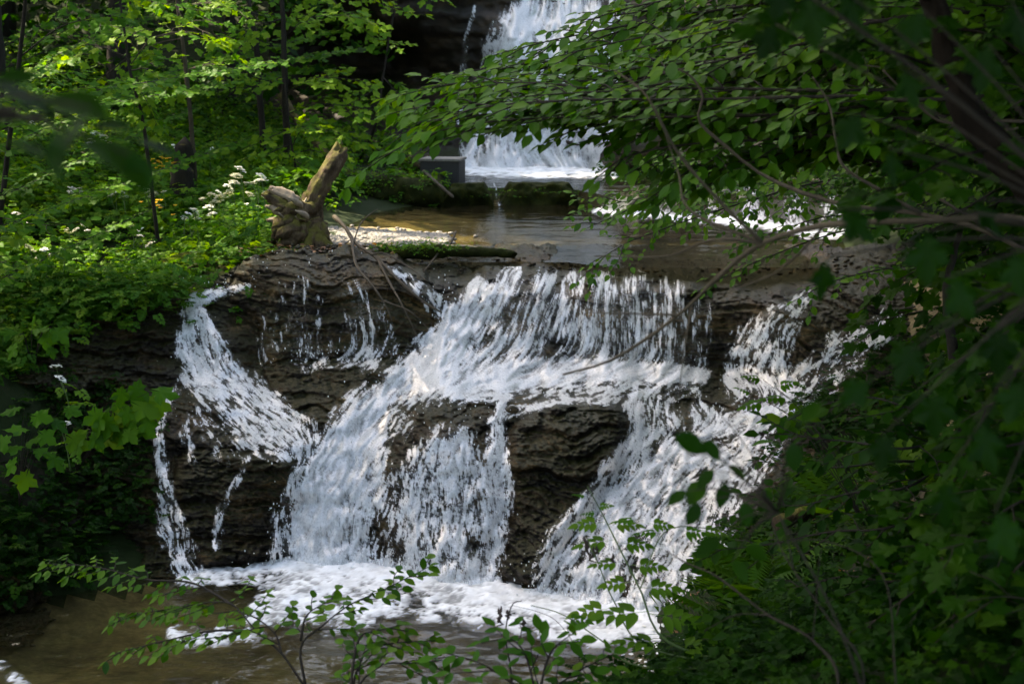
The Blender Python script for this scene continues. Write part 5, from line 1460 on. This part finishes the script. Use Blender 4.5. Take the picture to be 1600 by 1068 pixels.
it3 = [(60, 515, 11.2, 38, .6), (92, 520, 11.2, 40, -.4), (75, 530, 11.2, 34, -1.6), (20, 545, 11.0, 40, -2.4), (15, 520, 11.2, 36, 2.6), (80, 548, 11.1, 26, -1.2), (50, 505, 11.3, 30, 1.4)]
leaf_plant('sycamore_sapling', 'large-leaved sycamore shoot on the rock wall beside the thin trickle', 'plant', W(120, 735, 10.4), it1, 'maple', 'maple', 1)
leaf_plant('sycamore_sapling', 'broad-leaved sycamore shoot at the left edge below the bulging one', 'plant', W(30, 790, 9.9), it2, 'maple', 'maple', 2)
leaf_plant('sycamore_sapling', 'small sycamore shoot on the rock wall under the left bank herbs', 'plant', W(50, 580, 11.6), it3, 'maple', 'maple', 3)

# ------------------------------------------------------------------ beech on the right with the long boughs across the fall
BE = dict(tpl='beech', mat='beech', lo='beech_lo', leaf=.078, gap=.038, twig=.62, twig_gap=.125, jit=.30, rad=.011, tint=.55, up=np.array([-.1, -.42, 1.0]))
foot = np.array([4.6, 7.2, float(ground_z(4.6, 7.2))])
def beech(label, foot, boughs, h, r0, seed, cap=300, dup=1, **kw):
    foot = np.array([foot[0], foot[1], float(ground_z(*foot[:2]))])
    top = foot + [.1, .1, h]
    bs = []
    rj = random.Random(seed)
    more = []
    for b in boughs:
        for k in range(dup):
            jx, jy, jd = rj.uniform(-50, 50), rj.uniform(-44, 4), rj.uniform(-.5, .7)
            more.append({**b, 'p': [(x + jx, y + jy, dd + jd) for x, y, dd in b['p'][:-1]]})
    for b in list(boughs) + more:
        pts = b['p'] if isinstance(b, dict) else b
        f = W(*pts[0])
        s = foot + (top - foot) * min(.97, max(.15, (f[2] - foot[2] + .1) / h))
        bs.append({**b, 'p': [tuple(s)] + list(pts)} if isinstance(b, dict) else [tuple(s)] + list(pts))
    return plant('beech_tree', label, 'tree', foot, ([foot - [0, 0, .2], foot + [.05, 0, h * .3], foot + [-.03, .05, h * .65], top], [r0 * 1.2, r0, r0 * .75, r0 * .4]), bs, seed=seed, cap=cap, **{**BE, **kw})
beech('big beech on the right with long leafy boughs reaching across the tall fall', (4.7, 6.9), [
    dict(p=[(1500, 60, 6.4), (1300, 110, 6.4), (1100, 150, 6.5), (950, 178, 6.5), (800, 166, 6.6), (690, 180, 6.7), (640, 196, 6.75)], t0=.1, up=np.array([-.1, -.25, 1.0])),
    dict(p=[(1500, 190, 6.0), (1280, 190, 6.1), (1050, 195, 6.2), (850, 196, 6.3), (700, 208, 6.4), (610, 236, 6.5), (556, 276, 6.5)], t0=.1, twig=.42, up=np.array([-.1, -.2, 1.0])),
    dict(p=[(1500, -10, 6.8), (1250, 30, 6.9), (1050, 66, 7.0), (900, 95, 7.0), (800, 120, 7.1), (745, 135, 7.1)], t0=.1, twig=.5),
    dict(p=[(1480, 120, 6.5), (1100, 130, 6.6), (950, 138, 6.7), (800, 140, 6.7), (700, 158, 6.8), (640, 185, 6.8)], twig=.5, up=np.array([-.1, -.3, 1.0])),
    dict(p=[(1480, 170, 6.3), (1100, 172, 6.4), (900, 178, 6.5), (760, 188, 6.5), (665, 212, 6.6)], twig=.42, up=np.array([-.1, -.25, 1.0])),
    dict(p=[(1480, -20, 6.8), (1200, 5, 6.9), (1040, 32, 7), (960, 52, 7), (905, 72, 7), (860, 96, 7)], twig=.4, up=np.array([-.1, -.3, 1.0])),
    dict(p=[(1480, 80, 6.6), (1300, 92, 6.6), (1050, 112, 6.7), (920, 126, 6.7), (840, 128, 6.8)], twig=.5, up=np.array([-.1, -.3, 1.0])),
    dict(p=[(1480, 190, 5.8), (1250, 215, 5.9), (1080, 225, 5.9), (980, 245, 6.0), (930, 280, 6.0)], twig=.5),
    dict(p=[(1500, -60, 7.2), (1250, -30, 7.2), (1080, 5, 7.3), (960, 25, 7.3), (905, 32, 7.3)], twig=.55),
    dict(p=[(1500, 250, 6.2), (1300, 240, 6.3), (1150, 260, 6.3), (1050, 290, 6.4), (1000, 320, 6.4)], twig=.4),
    dict(p=[(1500, 20, 6.0), (1300, 60, 6.1), (1150, 90, 6.1), (1020, 120, 6.2), (930, 150, 6.2)], twig=.6)], 4.4, .13, 31, dup=3)
beech('beech behind the long boughs with small-leaved twigs over the lip of the fall', (5.6, 11.8), [
    dict(p=[(1500, 250, 11.4), (1300, 280, 11.2), (1150, 320, 11), (1030, 360, 10.9), (960, 390, 10.8), (900, 442, 10.7)]),
    dict(p=[(1500, 230, 12), (1300, 250, 12), (1150, 280, 11.9), (1000, 310, 11.8), (900, 330, 11.7)]),
    dict(p=[(1500, 330, 11.4), (1320, 360, 11.2), (1180, 410, 11), (1090, 455, 10.9)], twig=.4), dict(p=[(1500, 130, 12.4), (1300, 180, 12.3), (1150, 210, 12.2), (1030, 260, 12)]), dict(p=[(1500, 60, 12.6), (1300, 100, 12.5), (1150, 130, 12.4), (1040, 170, 12.3)]),
    dict(p=[(1550, -20, 12.6), (1350, 20, 12.6), (1200, 50, 12.6), (1060, 70, 12.6)]), dict(p=[(1500, 400, 11), (1380, 420, 10.8), (1300, 440, 10.6), (1240, 470, 10.5)], twig=.4)], 4.5, .12, 32, cap=220, leaf=.072, gap=.05, twig=.7)
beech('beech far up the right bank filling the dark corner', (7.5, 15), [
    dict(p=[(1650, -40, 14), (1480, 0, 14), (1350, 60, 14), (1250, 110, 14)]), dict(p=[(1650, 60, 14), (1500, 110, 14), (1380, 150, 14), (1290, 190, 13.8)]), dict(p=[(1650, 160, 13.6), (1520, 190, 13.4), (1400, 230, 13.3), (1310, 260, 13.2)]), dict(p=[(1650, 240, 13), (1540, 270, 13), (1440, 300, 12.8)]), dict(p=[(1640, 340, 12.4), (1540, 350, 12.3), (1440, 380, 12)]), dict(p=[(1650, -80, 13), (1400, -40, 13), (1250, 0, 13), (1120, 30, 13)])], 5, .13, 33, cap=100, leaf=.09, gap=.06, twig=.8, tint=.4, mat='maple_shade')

# shaded sycamore and brush between the camera and the right end of the fall
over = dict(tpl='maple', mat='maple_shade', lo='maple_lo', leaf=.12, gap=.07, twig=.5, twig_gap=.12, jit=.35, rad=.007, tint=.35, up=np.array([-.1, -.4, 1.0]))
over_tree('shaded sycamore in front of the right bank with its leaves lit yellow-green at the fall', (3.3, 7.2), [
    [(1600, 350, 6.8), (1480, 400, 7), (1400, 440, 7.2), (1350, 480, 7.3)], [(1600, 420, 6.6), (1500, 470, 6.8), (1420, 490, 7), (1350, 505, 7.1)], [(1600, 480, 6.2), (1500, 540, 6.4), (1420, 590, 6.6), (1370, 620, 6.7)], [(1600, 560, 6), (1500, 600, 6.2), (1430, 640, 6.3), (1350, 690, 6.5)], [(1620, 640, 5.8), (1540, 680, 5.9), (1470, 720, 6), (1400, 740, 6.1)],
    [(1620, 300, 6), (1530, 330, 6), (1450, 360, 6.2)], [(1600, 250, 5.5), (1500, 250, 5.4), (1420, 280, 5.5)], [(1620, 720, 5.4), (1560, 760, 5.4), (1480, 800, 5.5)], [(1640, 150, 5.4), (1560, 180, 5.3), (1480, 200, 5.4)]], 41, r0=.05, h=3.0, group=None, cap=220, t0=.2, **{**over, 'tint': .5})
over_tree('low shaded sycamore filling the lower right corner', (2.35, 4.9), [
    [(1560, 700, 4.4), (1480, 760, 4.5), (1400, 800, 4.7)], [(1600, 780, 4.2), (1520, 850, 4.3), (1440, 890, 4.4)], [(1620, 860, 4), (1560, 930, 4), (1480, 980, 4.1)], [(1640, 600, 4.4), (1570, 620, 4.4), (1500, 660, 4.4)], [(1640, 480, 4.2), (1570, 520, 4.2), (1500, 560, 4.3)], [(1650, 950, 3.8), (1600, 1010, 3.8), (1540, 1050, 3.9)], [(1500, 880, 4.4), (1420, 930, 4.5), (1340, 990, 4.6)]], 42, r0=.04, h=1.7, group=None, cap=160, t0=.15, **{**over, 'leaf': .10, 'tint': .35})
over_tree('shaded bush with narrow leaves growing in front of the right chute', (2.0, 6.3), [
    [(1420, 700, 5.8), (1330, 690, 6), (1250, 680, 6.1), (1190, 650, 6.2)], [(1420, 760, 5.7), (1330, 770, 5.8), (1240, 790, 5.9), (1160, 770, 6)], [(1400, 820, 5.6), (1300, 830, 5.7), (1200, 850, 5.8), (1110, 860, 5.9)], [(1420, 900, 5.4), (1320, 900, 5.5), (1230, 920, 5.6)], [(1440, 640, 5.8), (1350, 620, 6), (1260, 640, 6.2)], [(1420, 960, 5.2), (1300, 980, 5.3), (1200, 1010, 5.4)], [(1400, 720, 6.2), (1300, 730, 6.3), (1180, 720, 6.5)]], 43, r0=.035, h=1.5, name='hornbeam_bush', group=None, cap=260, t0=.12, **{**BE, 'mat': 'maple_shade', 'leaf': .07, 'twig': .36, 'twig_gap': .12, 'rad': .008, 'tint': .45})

# close branches, out of focus: the leaning trunk, bare pale stems, big leaves near the lens
tr = [W(1415, -160, 4.7), W(1455, 0, 4.6), W(1490, 110, 4.5), W(1530, 200, 4.4), W(1600, 275, 4.3), W(1720, 380, 4.2), W(1900, 520, 4.1)]
b = np.array([2.75, 3.9, float(ground_z(2.75, 3.9))])
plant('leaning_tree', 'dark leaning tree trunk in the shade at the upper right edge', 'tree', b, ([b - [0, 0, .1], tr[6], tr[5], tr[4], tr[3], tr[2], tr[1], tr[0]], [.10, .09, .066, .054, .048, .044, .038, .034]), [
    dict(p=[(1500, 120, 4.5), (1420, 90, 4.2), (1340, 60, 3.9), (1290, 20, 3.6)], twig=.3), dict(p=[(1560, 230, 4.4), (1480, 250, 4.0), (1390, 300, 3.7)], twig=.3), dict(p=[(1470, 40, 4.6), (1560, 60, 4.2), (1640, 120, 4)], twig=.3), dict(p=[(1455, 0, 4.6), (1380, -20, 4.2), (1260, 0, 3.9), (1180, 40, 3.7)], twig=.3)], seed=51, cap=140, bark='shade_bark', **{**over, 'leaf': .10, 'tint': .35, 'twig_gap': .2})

def bare(name, label, cat, root, lines, mat='pale_bark'):
    b = np.array(root, float)
    o = link(name, None, None, label, cat, None, loc=b)
    for pts, r0, r1 in lines:
        P = smooth_line([W(*q) if len(q) == 3 and abs(q[0]) > 20 else np.array(q, float) for q in pts], 30)
        link('branch', tubes_mesh('branch', [(P, np.linspace(r0, r1, len(P)) * .62 * (1 + .12 * np.sin(np.arange(len(P)) * 1.1)), 7)], b, M[mat]), o)
    return o
g1 = np.array([2.3, 3.6, float(ground_z(2.3, 3.6))])
bare('bare_shrub', 'bare shrub with a thick grey branch forking low across the upper fall', 'shrub', g1, [
    ([tuple(g1), (1750, 420, 3.6), (1600, 345, 3.7), (1450, 345, 3.8), (1290, 352, 3.9), (1192, 380, 4.0), (1130, 425, 4.1), (1060, 492, 4.2), (960, 560, 4.3), (880, 585, 4.4)], .020, .006),
    ([(1192, 380, 4.0), (1140, 374, 4.05), (1100, 378, 4.1), (1040, 400, 4.2), (930, 400, 4.3)], .009, .003), ([(1192, 380, 4.0), (1130, 320, 4.0), (1060, 240, 4.0), (1010, 150, 4.0), (960, 110, 4.1)], .010, .004), ([(1192, 380, 4.0), (1080, 330, 4.1), (1060, 270, 4.2), (1040, 210, 4.2)], .008, .003),
    ([(1060, 492, 4.2), (1000, 490, 4.2), (920, 488, 4.25)], .006, .003), ([(1290, 352, 3.9), (1220, 420, 4), (1140, 455, 4.1)], .006, .003), ([(1080, 480, 4.2), (1070, 540, 4.1), (1060, 620, 4.1)], .005, .002)])
g2 = np.array([2.6, 5.0, float(ground_z(2.6, 5.0))])
bare('bare_shrub', 'pale bare stems curving up in front of the beech boughs', 'shrub', g2, [
    ([tuple(g2), (1700, 470, 5.0), (1560, 370, 5.1), (1440, 335, 5.2), (1310, 318, 5.3), (1200, 278, 5.4), (1130, 225, 5.4), (1092, 188, 5.4), (1098, 150, 5.4), (1080, 120, 5.4), (1060, 108, 5.4)], .017, .006),
    ([(1440, 335, 5.2), (1380, 300, 5.2), (1320, 262, 5.2), (1306, 220, 5.2), (1296, 165, 5.2), (1270, 120, 5.2)], .012, .004), ([(1560, 370, 5.1), (1500, 330, 5.0), (1440, 300, 5.0), (1380, 310, 5.0)], .010, .005), ([(1600, 190, 4.8), (1530, 188, 4.8), (1470, 190, 4.8), (1420, 150, 4.8), (1380, 110, 4.8)], .009, .005), ([tuple(g2), (1640, 330, 4.9), (1600, 260, 4.9), (1570, 210, 4.9), (1590, 200, 4.9)], .009, .006),
    ([(1310, 50, 5.2), (1335, 85, 5.2), (1342, 100, 5.2), (1375, 105, 5.2)], .006, .004)])
g3 = np.array([.75, 3.4, float(ground_z(.75, 3.4))])
bare('bare_shrub', 'dark bare stems rising from the lower right corner in front of the ferns', 'shrub', g3, [(q, u * .6, v * .6) for q, u, v in [
    ([tuple(g3), (1310, 1075, 3.5), (1270, 1000, 3.6), (1200, 960, 3.7), (1120, 900, 3.9), (1075, 880, 4.1), (1040, 860, 4.2)], .013, .005), ([(1200, 960, 3.7), (1150, 960, 3.8), (1100, 985, 3.9)], .006, .003),
    ([(1270, 1000, 3.6), (1275, 940, 3.6), (1280, 880, 3.6), (1285, 850, 3.6)], .005, .003), ([tuple(g3), (1350, 1068, 3.3), (1290, 960, 3.4), (1240, 890, 3.5), (1210, 830, 3.6), (1180, 720, 3.7), (1120, 640, 3.8)], .009, .003), ([(1240, 890, 3.5), (1230, 840, 3.5), (1215, 800, 3.5)], .006, .003), ([(1400, 1068, 3.3), (1380, 900, 3.5), (1290, 845, 3.7), (1200, 850, 3.8)], .006, .003)]], 'bark')

# big blurred leaves close to the lens
r_ = random.Random(9)
near_r = [(1268, 25, 2.6, 110, -1.4), (1330, 10, 2.6, 90, -1.0), (1220, -5, 2.6, 80, -2.0), (1335, 345, 2.3, 100, -.4), (1290, 430, 2.4, 90, -1.6), (1395, 255, 2.5, 80, -1.2), (1330, 200, 2.6, 90, -2.4), (1200, 60, 2.9, 80, -2.2), (1450, 395, 2.4, 110, -1.5), (1500, 460, 2.4, 100, -.8), (1560, 540, 2.4, 110, -1.6), (1420, 560, 2.4, 100, -2.2), (1340, 610, 2.4, 80, -2.8), (1460, 640, 2.3, 110, -1.5), (1540, 690, 2.3, 120, -1.0), (1380, 700, 2.4, 90, -1.9), (1590, 420, 2.4, 100, -1.2), (1540, 330, 2.4, 100, -.5), (1590, 620, 2.3, 100, -2), (1480, 780, 2.3, 110, -1.4), (1570, 830, 2.3, 110, -1.0), (1420, 130, 2.6, 90, -1), (1540, 100, 2.6, 100, -1.8), (1590, 30, 2.6, 100, -1.2), (1430, 40, 2.6, 90, -2.1)]
leaf_plant('sycamore_shoot', 'dark out-of-focus sycamore leaves close by along the right edge', 'plant', (1.75, 2.4, float(ground_z(1.75, 2.4))), [(x, y, d_, s * .8, a_) for x, y, d_, s, a_ in near_r], 'maple', 'herb_dark', 11, stem_r=.004, pitch=.8, hub=(1760, 380, 2.4), tint=.15)  # low tint darkens these leaf colours to imitate deep shade
near_m = [(1075, 690, 2.6, 80, -.2), (1110, 700, 2.6, 60, -.6), (1240, 710, 2.4, 70, -1.5), (1105, 745, 3.0, 60, -2.6), (1090, 765, 3.0, 70, -2.4), (1150, 735, 3.0, 56, -.4), (1130, 770, 3.0, 60, -1.9), (1060, 775, 3.0, 56, -2.8), (1085, 800, 3.0, 60, -2.2), (1165, 800, 3.0, 60, -1.2), (1270, 640, 2.5, 66, -2.6), (1110, 850, 3.0, 70, -2.9), (1180, 860, 3.0, 60, -.2), (1155, 890, 2.9, 60, -.6)]
leaf_plant('hornbeam_sapling', 'out-of-focus sapling leaves close by in front of the right chute', 'plant', (.85, 2.6, float(ground_z(.85, 2.6))), [(x, y, d_, s * .72, a_) for x, y, d_, s, a_ in near_m], 'beech', 'herb_dark', 12, stem_r=.0022, pitch=.6, hub=(1215, 800, 2.9))
near_l = [(30, 150, 1.7, 120, -.1), (110, 160, 1.7, 110, .1), (120, 205, 1.6, 110, -2.3), (90, 235, 1.6, 80, -1.7), (175, 240, 1.6, 130, -.25), (215, 265, 1.6, 70, -.9), (30, 225, 1.6, 90, .05), (240, 228, 1.8, 70, 0), (170, 195, 1.7, 70, .3), (20, 120, 1.7, 70, .3)]
leaf_plant('beech_sapling', 'dark blurred leaves close to the lens at the upper left', 'plant', (-1.5, 1.4, float(ground_z(-1.5, 1.4))), near_l, 'beech', 'herb_dark', 13, stem_r=.003, pitch=.2, hub=(-120, 190, 1.7))

# ------------------------------------------------------------------ saplings along the bottom edge
b = np.array([-.72, 5.0, float(ground_z(-.72, 5.0))])
q = W(478, 1075, 5.2)
SB = dict(tpl='beech', mat='beech', lo='beech_lo', leaf=.054, gap=.028, twig=.28, twig_gap=.064, jit=.28, rad=.006, tint=.6, up=np.array([0, -.25, 1.0]))
plant('beech_sapling', 'small beech sapling with flat sprays over the lower pool at the bottom left', 'tree', b, ([b, (b + q) / 2 + [.05, 0, 0], q], [.014, .011, .008]), [
    dict(p=[tuple(q), (440, 1020, 5.3), (400, 985, 5.4), (365, 945, 5.6), (330, 940, 5.7), (270, 950, 5.9), (180, 965, 6.1)], t0=.25), dict(p=[(365, 945, 5.6), (300, 910, 5.9), (230, 905, 6.1), (150, 885, 6.3), (70, 880, 6.5)], twig=.2, t0=.2), dict(p=[(400, 985, 5.4), (330, 985, 5.5), (260, 1000, 5.6), (180, 1020, 5.7)], twig=.2),
    dict(p=[tuple(q), (470, 1010, 5.3), (500, 980, 5.5), (545, 945, 5.7), (600, 920, 5.8), (670, 885, 5.9)], twig=.17, t0=.3), dict(p=[(470, 1000, 5.3), (480, 960, 5.4), (520, 935, 5.5)], twig=.15), dict(p=[(440, 1020, 5.3), (430, 990, 5.4), (400, 965, 5.5), (370, 955, 5.6)], twig=.2)], seed=61, cap=300, **SB)
b = np.array([-.45, 4.9, float(ground_z(-.45, 4.9))])
q = W(545, 1090, 5.0)
plant('beech_sapling', 'beech sapling with low sprays at the bottom left of centre beside the first one', 'tree', b, ([b, q], [.012, .007]), [
    dict(p=[tuple(q), (570, 1020, 5.2), (610, 1005, 5.3), (680, 1000, 5.4)], twig=.16), dict(p=[tuple(q), (560, 1000, 5.2), (590, 985, 5.3), (630, 975, 5.4)], twig=.13), dict(p=[tuple(q), (590, 1040, 5.1), (650, 1035, 5.2), (700, 1030, 5.3)], twig=.16)], seed=62, cap=150, **SB)
b = np.array([.1, 4.6, float(ground_z(.1, 4.6))])
q = W(840, 1095, 4.6)
plant('hazel_sapling', 'leafy sapling at the bottom centre below the hanging brown seed clusters', 'tree', b, ([b, q], [.010, .006]), [
    dict(p=[tuple(q), (820, 1020, 4.7), (790, 990, 4.8)], twig=.2), dict(p=[tuple(q), (760, 1040, 4.7), (700, 1020, 4.8)], twig=.2), dict(p=[tuple(q), (860, 1020, 4.7), (900, 985, 4.8)], twig=.16), dict(p=[tuple(q), (900, 1050, 4.7), (960, 1020, 4.8)], twig=.16)], seed=63, cap=120, **{**SB, 'leaf': .066, 'gap': .05, 'mat': 'herb', 'tint': .35})

# ash seedling with thin compound leaves and brown seed clusters
b = np.array([.95, 5.3, float(ground_z(.95, 5.3))])
L = Leaves(); tb = []
o = link('ash_sapling', None, None, 'slender ash seedling with airy leaves and hanging brown seed clusters before the right chute', 'tree', None, loc=b)
for pts, r0 in [([tuple(b), (1040, 1000, 5.4), (1000, 920, 5.5), (965, 850, 5.6), (940, 800, 5.7), (918, 760, 5.7)], .006), ([tuple(b), (1010, 1010, 5.4), (960, 940, 5.5), (935, 880, 5.5), (920, 850, 5.5)], .004), ([tuple(b), (1000, 1040, 5.2), (940, 1000, 5.3), (880, 960, 5.4), (830, 945, 5.4)], .004), ([(1000, 920, 5.5), (1040, 830, 5.6), (1120, 825, 5.7)], .003)]:
    P = smooth_line([W(*q) if abs(q[0]) > 20 else np.array(q, float) for q in pts], 22)
    tb.append((P, np.linspace(r0, .0018, 22), 5))
r_ = random.Random(3)
for (x, y, d, s, hd) in [(918, 775, 5.7, 26, 2.4), (930, 790, 5.7, 30, .6), (935, 800, 5.7, 30, 2.9), (945, 812, 5.65, 60, 3.0), (950, 815, 5.65, 60, .3), (960, 840, 5.6, 70, 3.05), (965, 845, 5.6, 60, .25), (1000, 810, 5.6, 50, 2.9), (1010, 815, 5.6, 46, .2), (985, 880, 5.55, 60, .3), (975, 875, 5.55, 60, 2.9), (1000, 915, 5.5, 70, .4), (990, 905, 5.5, 60, 3.0), (1020, 950, 5.45, 110, 2.9), (1015, 955, 5.4, 90, .1), (960, 945, 5.5, 80, 3.05), (1040, 1000, 5.4, 90, 2.6), (1050, 1005, 5.4, 80, .4), (1035, 830, 5.6, 50, 2.8), (1060, 828, 5.6, 50, .2), (1090, 825, 5.7, 50, .1), (920, 1000, 5.3, 40, 2.8), (880, 965, 5.4, 50, .2)]:
    L.add(W(x, y, d), np.array([cos(hd), -.15, sin(hd) * .5 - .12]), np.array([r_.gauss(0, .2), -.35, 1]), s / F * d, r_.uniform(.4, .8))
link('stem', tubes_mesh('stem', tb, b, M['stem']), o)
place_leaves(o, b, L, 'ash', 'herb', 60)
def seeds(x, y, d, n, ln, seed):
    r = random.Random(seed); parts = []
    for k in range(n):
        p = W(x + r.uniform(-7, 9), y + r.uniform(-4, 6), d); l = ln * r.uniform(.7, 1.1)
        Pz = np.array([p + [r.uniform(-.003, .003) * j, 0, -l * j / 7] for j in range(8)])
        parts.append(tube(Pz, [.0012, .004, .0065, .007, .0068, .006, .004, .001], 7))
    return join(parts)
for k, (x, y, d, n, ln) in enumerate([(912, 838, 5.55, 2, .085), (932, 848, 5.55, 2, .07), (949, 858, 5.55, 1, .065)]):
    V, Q = seeds(x, y, d, n, ln, k)
    link('seed_cluster', mesh_np('seed_cluster', V - b, Q, M['seed']), o)
b2 = np.array([.02, 4.9, float(ground_z(.02, 4.9))])
hz = link('seed_stem', None, None, 'bare stem carrying brown seed clusters over the lower pool at the bottom centre', 'plant', None, loc=b2)
P = smooth_line([b2, W(800, 1060, 4.95), W(790, 990, 5.0), W(800, 945, 5.05), W(815, 938, 5.05)], 16)
link('stem', tubes_mesh('stem', [(P, np.linspace(.004, .002, 16), 5)], b2, M['bark']), hz)
for k, (x, y, n, ln) in enumerate([(785, 948, 2, .075), (797, 946, 1, .06), (818, 966, 1, .05)]):
    V, Q = seeds(x, y, 5.05, n, ln, 7 + k)
    link('seed_cluster', mesh_np('seed_cluster', V - b2, Q, M['seed']), hz)
# thin bowed stem between them
bare('bent_stem', 'thin bowed dark stem arching at the bottom centre beside the ash seedling', 'plant', (.62, 4.9, float(ground_z(.62, 4.9))), [([(.62, 4.9, float(ground_z(.62, 4.9))), (925, 1060, 5.0), (900, 1010, 5.1), (870, 970, 5.2), (840, 955, 5.3), (800, 945, 5.3)], .003, .0012)], 'bark')

# leafy sprigs on the right over the white water
for k, (x, y, d, lab, pts) in enumerate([
    (1250, 700, 6.6, 'fine-leaved green sprig in front of the upper right falls', [(1180, 590, 7.2, 40, 2.6), (1215, 620, 7.1, 60, 2.8), (1180, 630, 7.1, 50, 3.0), (1240, 640, 7.0, 60, .3), (1210, 655, 7.0, 50, 2.8), (1225, 600, 7.1, 40, .6), (1165, 610, 7.2, 36, 2.4), (1250, 660, 6.9, 60, 2.9)]),
    (1300, 760, 6.4, 'green sprig with rounded leaves beside the lower right chute', [(1210, 655, 6.7, 44, 2.8), (1225, 665, 6.7, 44, -1.8), (1260, 650, 6.7, 40, .2), (1240, 660, 6.7, 36, -.8), (1195, 690, 6.6, 40, 2.9)])]):
    leaf_plant('ash_sapling' if k == 0 else 'hornbeam_sapling', lab, 'plant', W(x + 100, y + 120, d), pts, 'ash' if k == 0 else 'beech', 'maple', 70 + k, stem_r=.003)

# ferns and broad-leaved plants on the right bank
def fern(x, y, d, n, s, label, seed):
    b = on_ground(x, y, d)
    r = random.Random(seed)
    o = link('fern', None, None, label, 'fern', 'ferns on the right bank', loc=b)
    L = Leaves()
    for k in range(n):
        a = 2 * pi * k / n + r.uniform(-.3, .3)
        L.add(b + [0, 0, .03], np.array([cos(a), sin(a), .75]), np.array([-cos(a) * .7, -sin(a) * .7, 1]), s * r.uniform(.8, 1.15), r.uniform(.3, .8))
    place_leaves(o, b, L, 'fern', 'beech', 20, part='frond')
fern(1150, 985, 8.0, 10, .66, 'light green fern at the foot of the right chute', 1)
fern(1215, 985, 7.6, 9, .62, 'fern just right of the light green one by the right chute', 2)
fern(1190, 1020, 7.4, 8, .45, 'fern nearest the water in the lower right corner', 3)
fern(1330, 900, 8.2, 8, .55, 'fern higher on the right bank under the rotting log', 4)
fern(1420, 960, 7.4, 8, .5, 'fern in the deep shade of the lower right corner', 5)
bl = [(1225, 1030, 5.6, 110, -1.9), (1180, 1040, 5.6, 70, 2.7), (1265, 1000, 5.6, 70, .6), (1290, 1045, 5.5, 80, -.6)]
leaf_plant('butterbur_plant', 'broad-leaved butterbur plant at the bottom edge right of the pool', 'plant', on_ground(1235, 1068, 5.6), bl, 'maple', 'herb_dark', 81, stem_mat='stem')
# tufts at the water's edge
Tq = scatter(700, (.7, 2.2), (6.6, 9.2), rr, lambda P, px, py: (px > 985) & (py > 985) & (P[:, 2] > .06))
cover('sedge', [('blade', rosettes(Tq, rr, (4, 8), .05, (.0, .04), (.08, .24), tilt=1.2, tint=(.5, .2)))], 'herb_dark')
# white petals on the wet stones by the bottom right of the pool
pp = np.stack([rr.normal(1015, 34, 60), rr.normal(1020, 26, 60)], 1)
pw = W(pp[:, 0], pp[:, 1], DZ(pp[:, 1], .03))
pw[:, 2] = np.maximum(.025, ground_z(pw[:, 0], pw[:, 1]) + .02)
cover('fallen_petals', [('petal', (pw, rr.normal(0, 1, (60, 3)) * [1, 1, .1], UP + rr.normal(0, .2, (60, 3)), rr.uniform(.015, .035, 60), rr.random(60)))], 'petal')

# ------------------------------------------------------------------ trees added with crowns out of view, to block sun and sky over the gorge
def canopy_tree(label, x, y, zc, rx_, ry_, rz_, n, seed, leaf=.30, r0=.22):
    r = np.random.default_rng(seed)
    g = np.array([x, y, float(ground_z(x, y))])
    o = link('tall_tree', None, None, label, 'tree', 'tall trees closing the canopy', loc=g)
    top = np.array([x, y, zc + rz_ * .5])
    tb = [(smooth_line([g - [0, 0, .3], g * .5 + top * .5 + [.15, .1, 0], top], 12), np.linspace(r0, r0 * .3, 12), 9)]
    link('trunk', tubes_mesh('trunk', tb, g, M['bark']), o)
    lb = []
    for k in range(9):
        a = k * 2.4; q = g + (top - g) * r.uniform(.55, .95)
        e = np.array([x + cos(a) * rx_ * .8, y + sin(a) * ry_ * .8, zc + r.uniform(-.4, .5) * rz_])
        lb.append((smooth_line([q, (q + e) / 2 + [0, 0, .3], e], 8), np.linspace(r0 * .35, .02, 8), 5))
    link('branch', tubes_mesh('branch', lb, g, M['bark']), o)
    c = r.normal(0, 1, (70, 3)); c /= np.linalg.norm(c, axis=1, keepdims=True); c *= r.uniform(.35, 1, (70, 1)) ** .5
    c = c * [rx_, ry_, rz_] + [x, y, zc]
    i = r.integers(0, 70, n)
    pos = c[i] + r.normal(0, 1, (n, 3)) * [.55, .55, .3]
    V, T, tt = merged_leaves('beech_lo', pos - g, r.normal(0, 1, (n, 3)) * [1, 1, .4], UP + r.normal(0, .4, (n, 3)), r.uniform(.7, 1.2, n) * leaf, r.random(n))
    link('crown', mesh_np('crown', V, T, M['beech'], {'tint': tt}), o, kind='stuff')
for k, a in enumerate(CANOPY if 'CANOPY' in globals() else []):
    canopy_tree(*a, seed=200 + k)
print('LEAF OBJECTS', N_LEAF, 'OBJECTS', len(bpy.data.objects), 'TRIS', sum(len(m.polygons) for m in bpy.data.meshes))
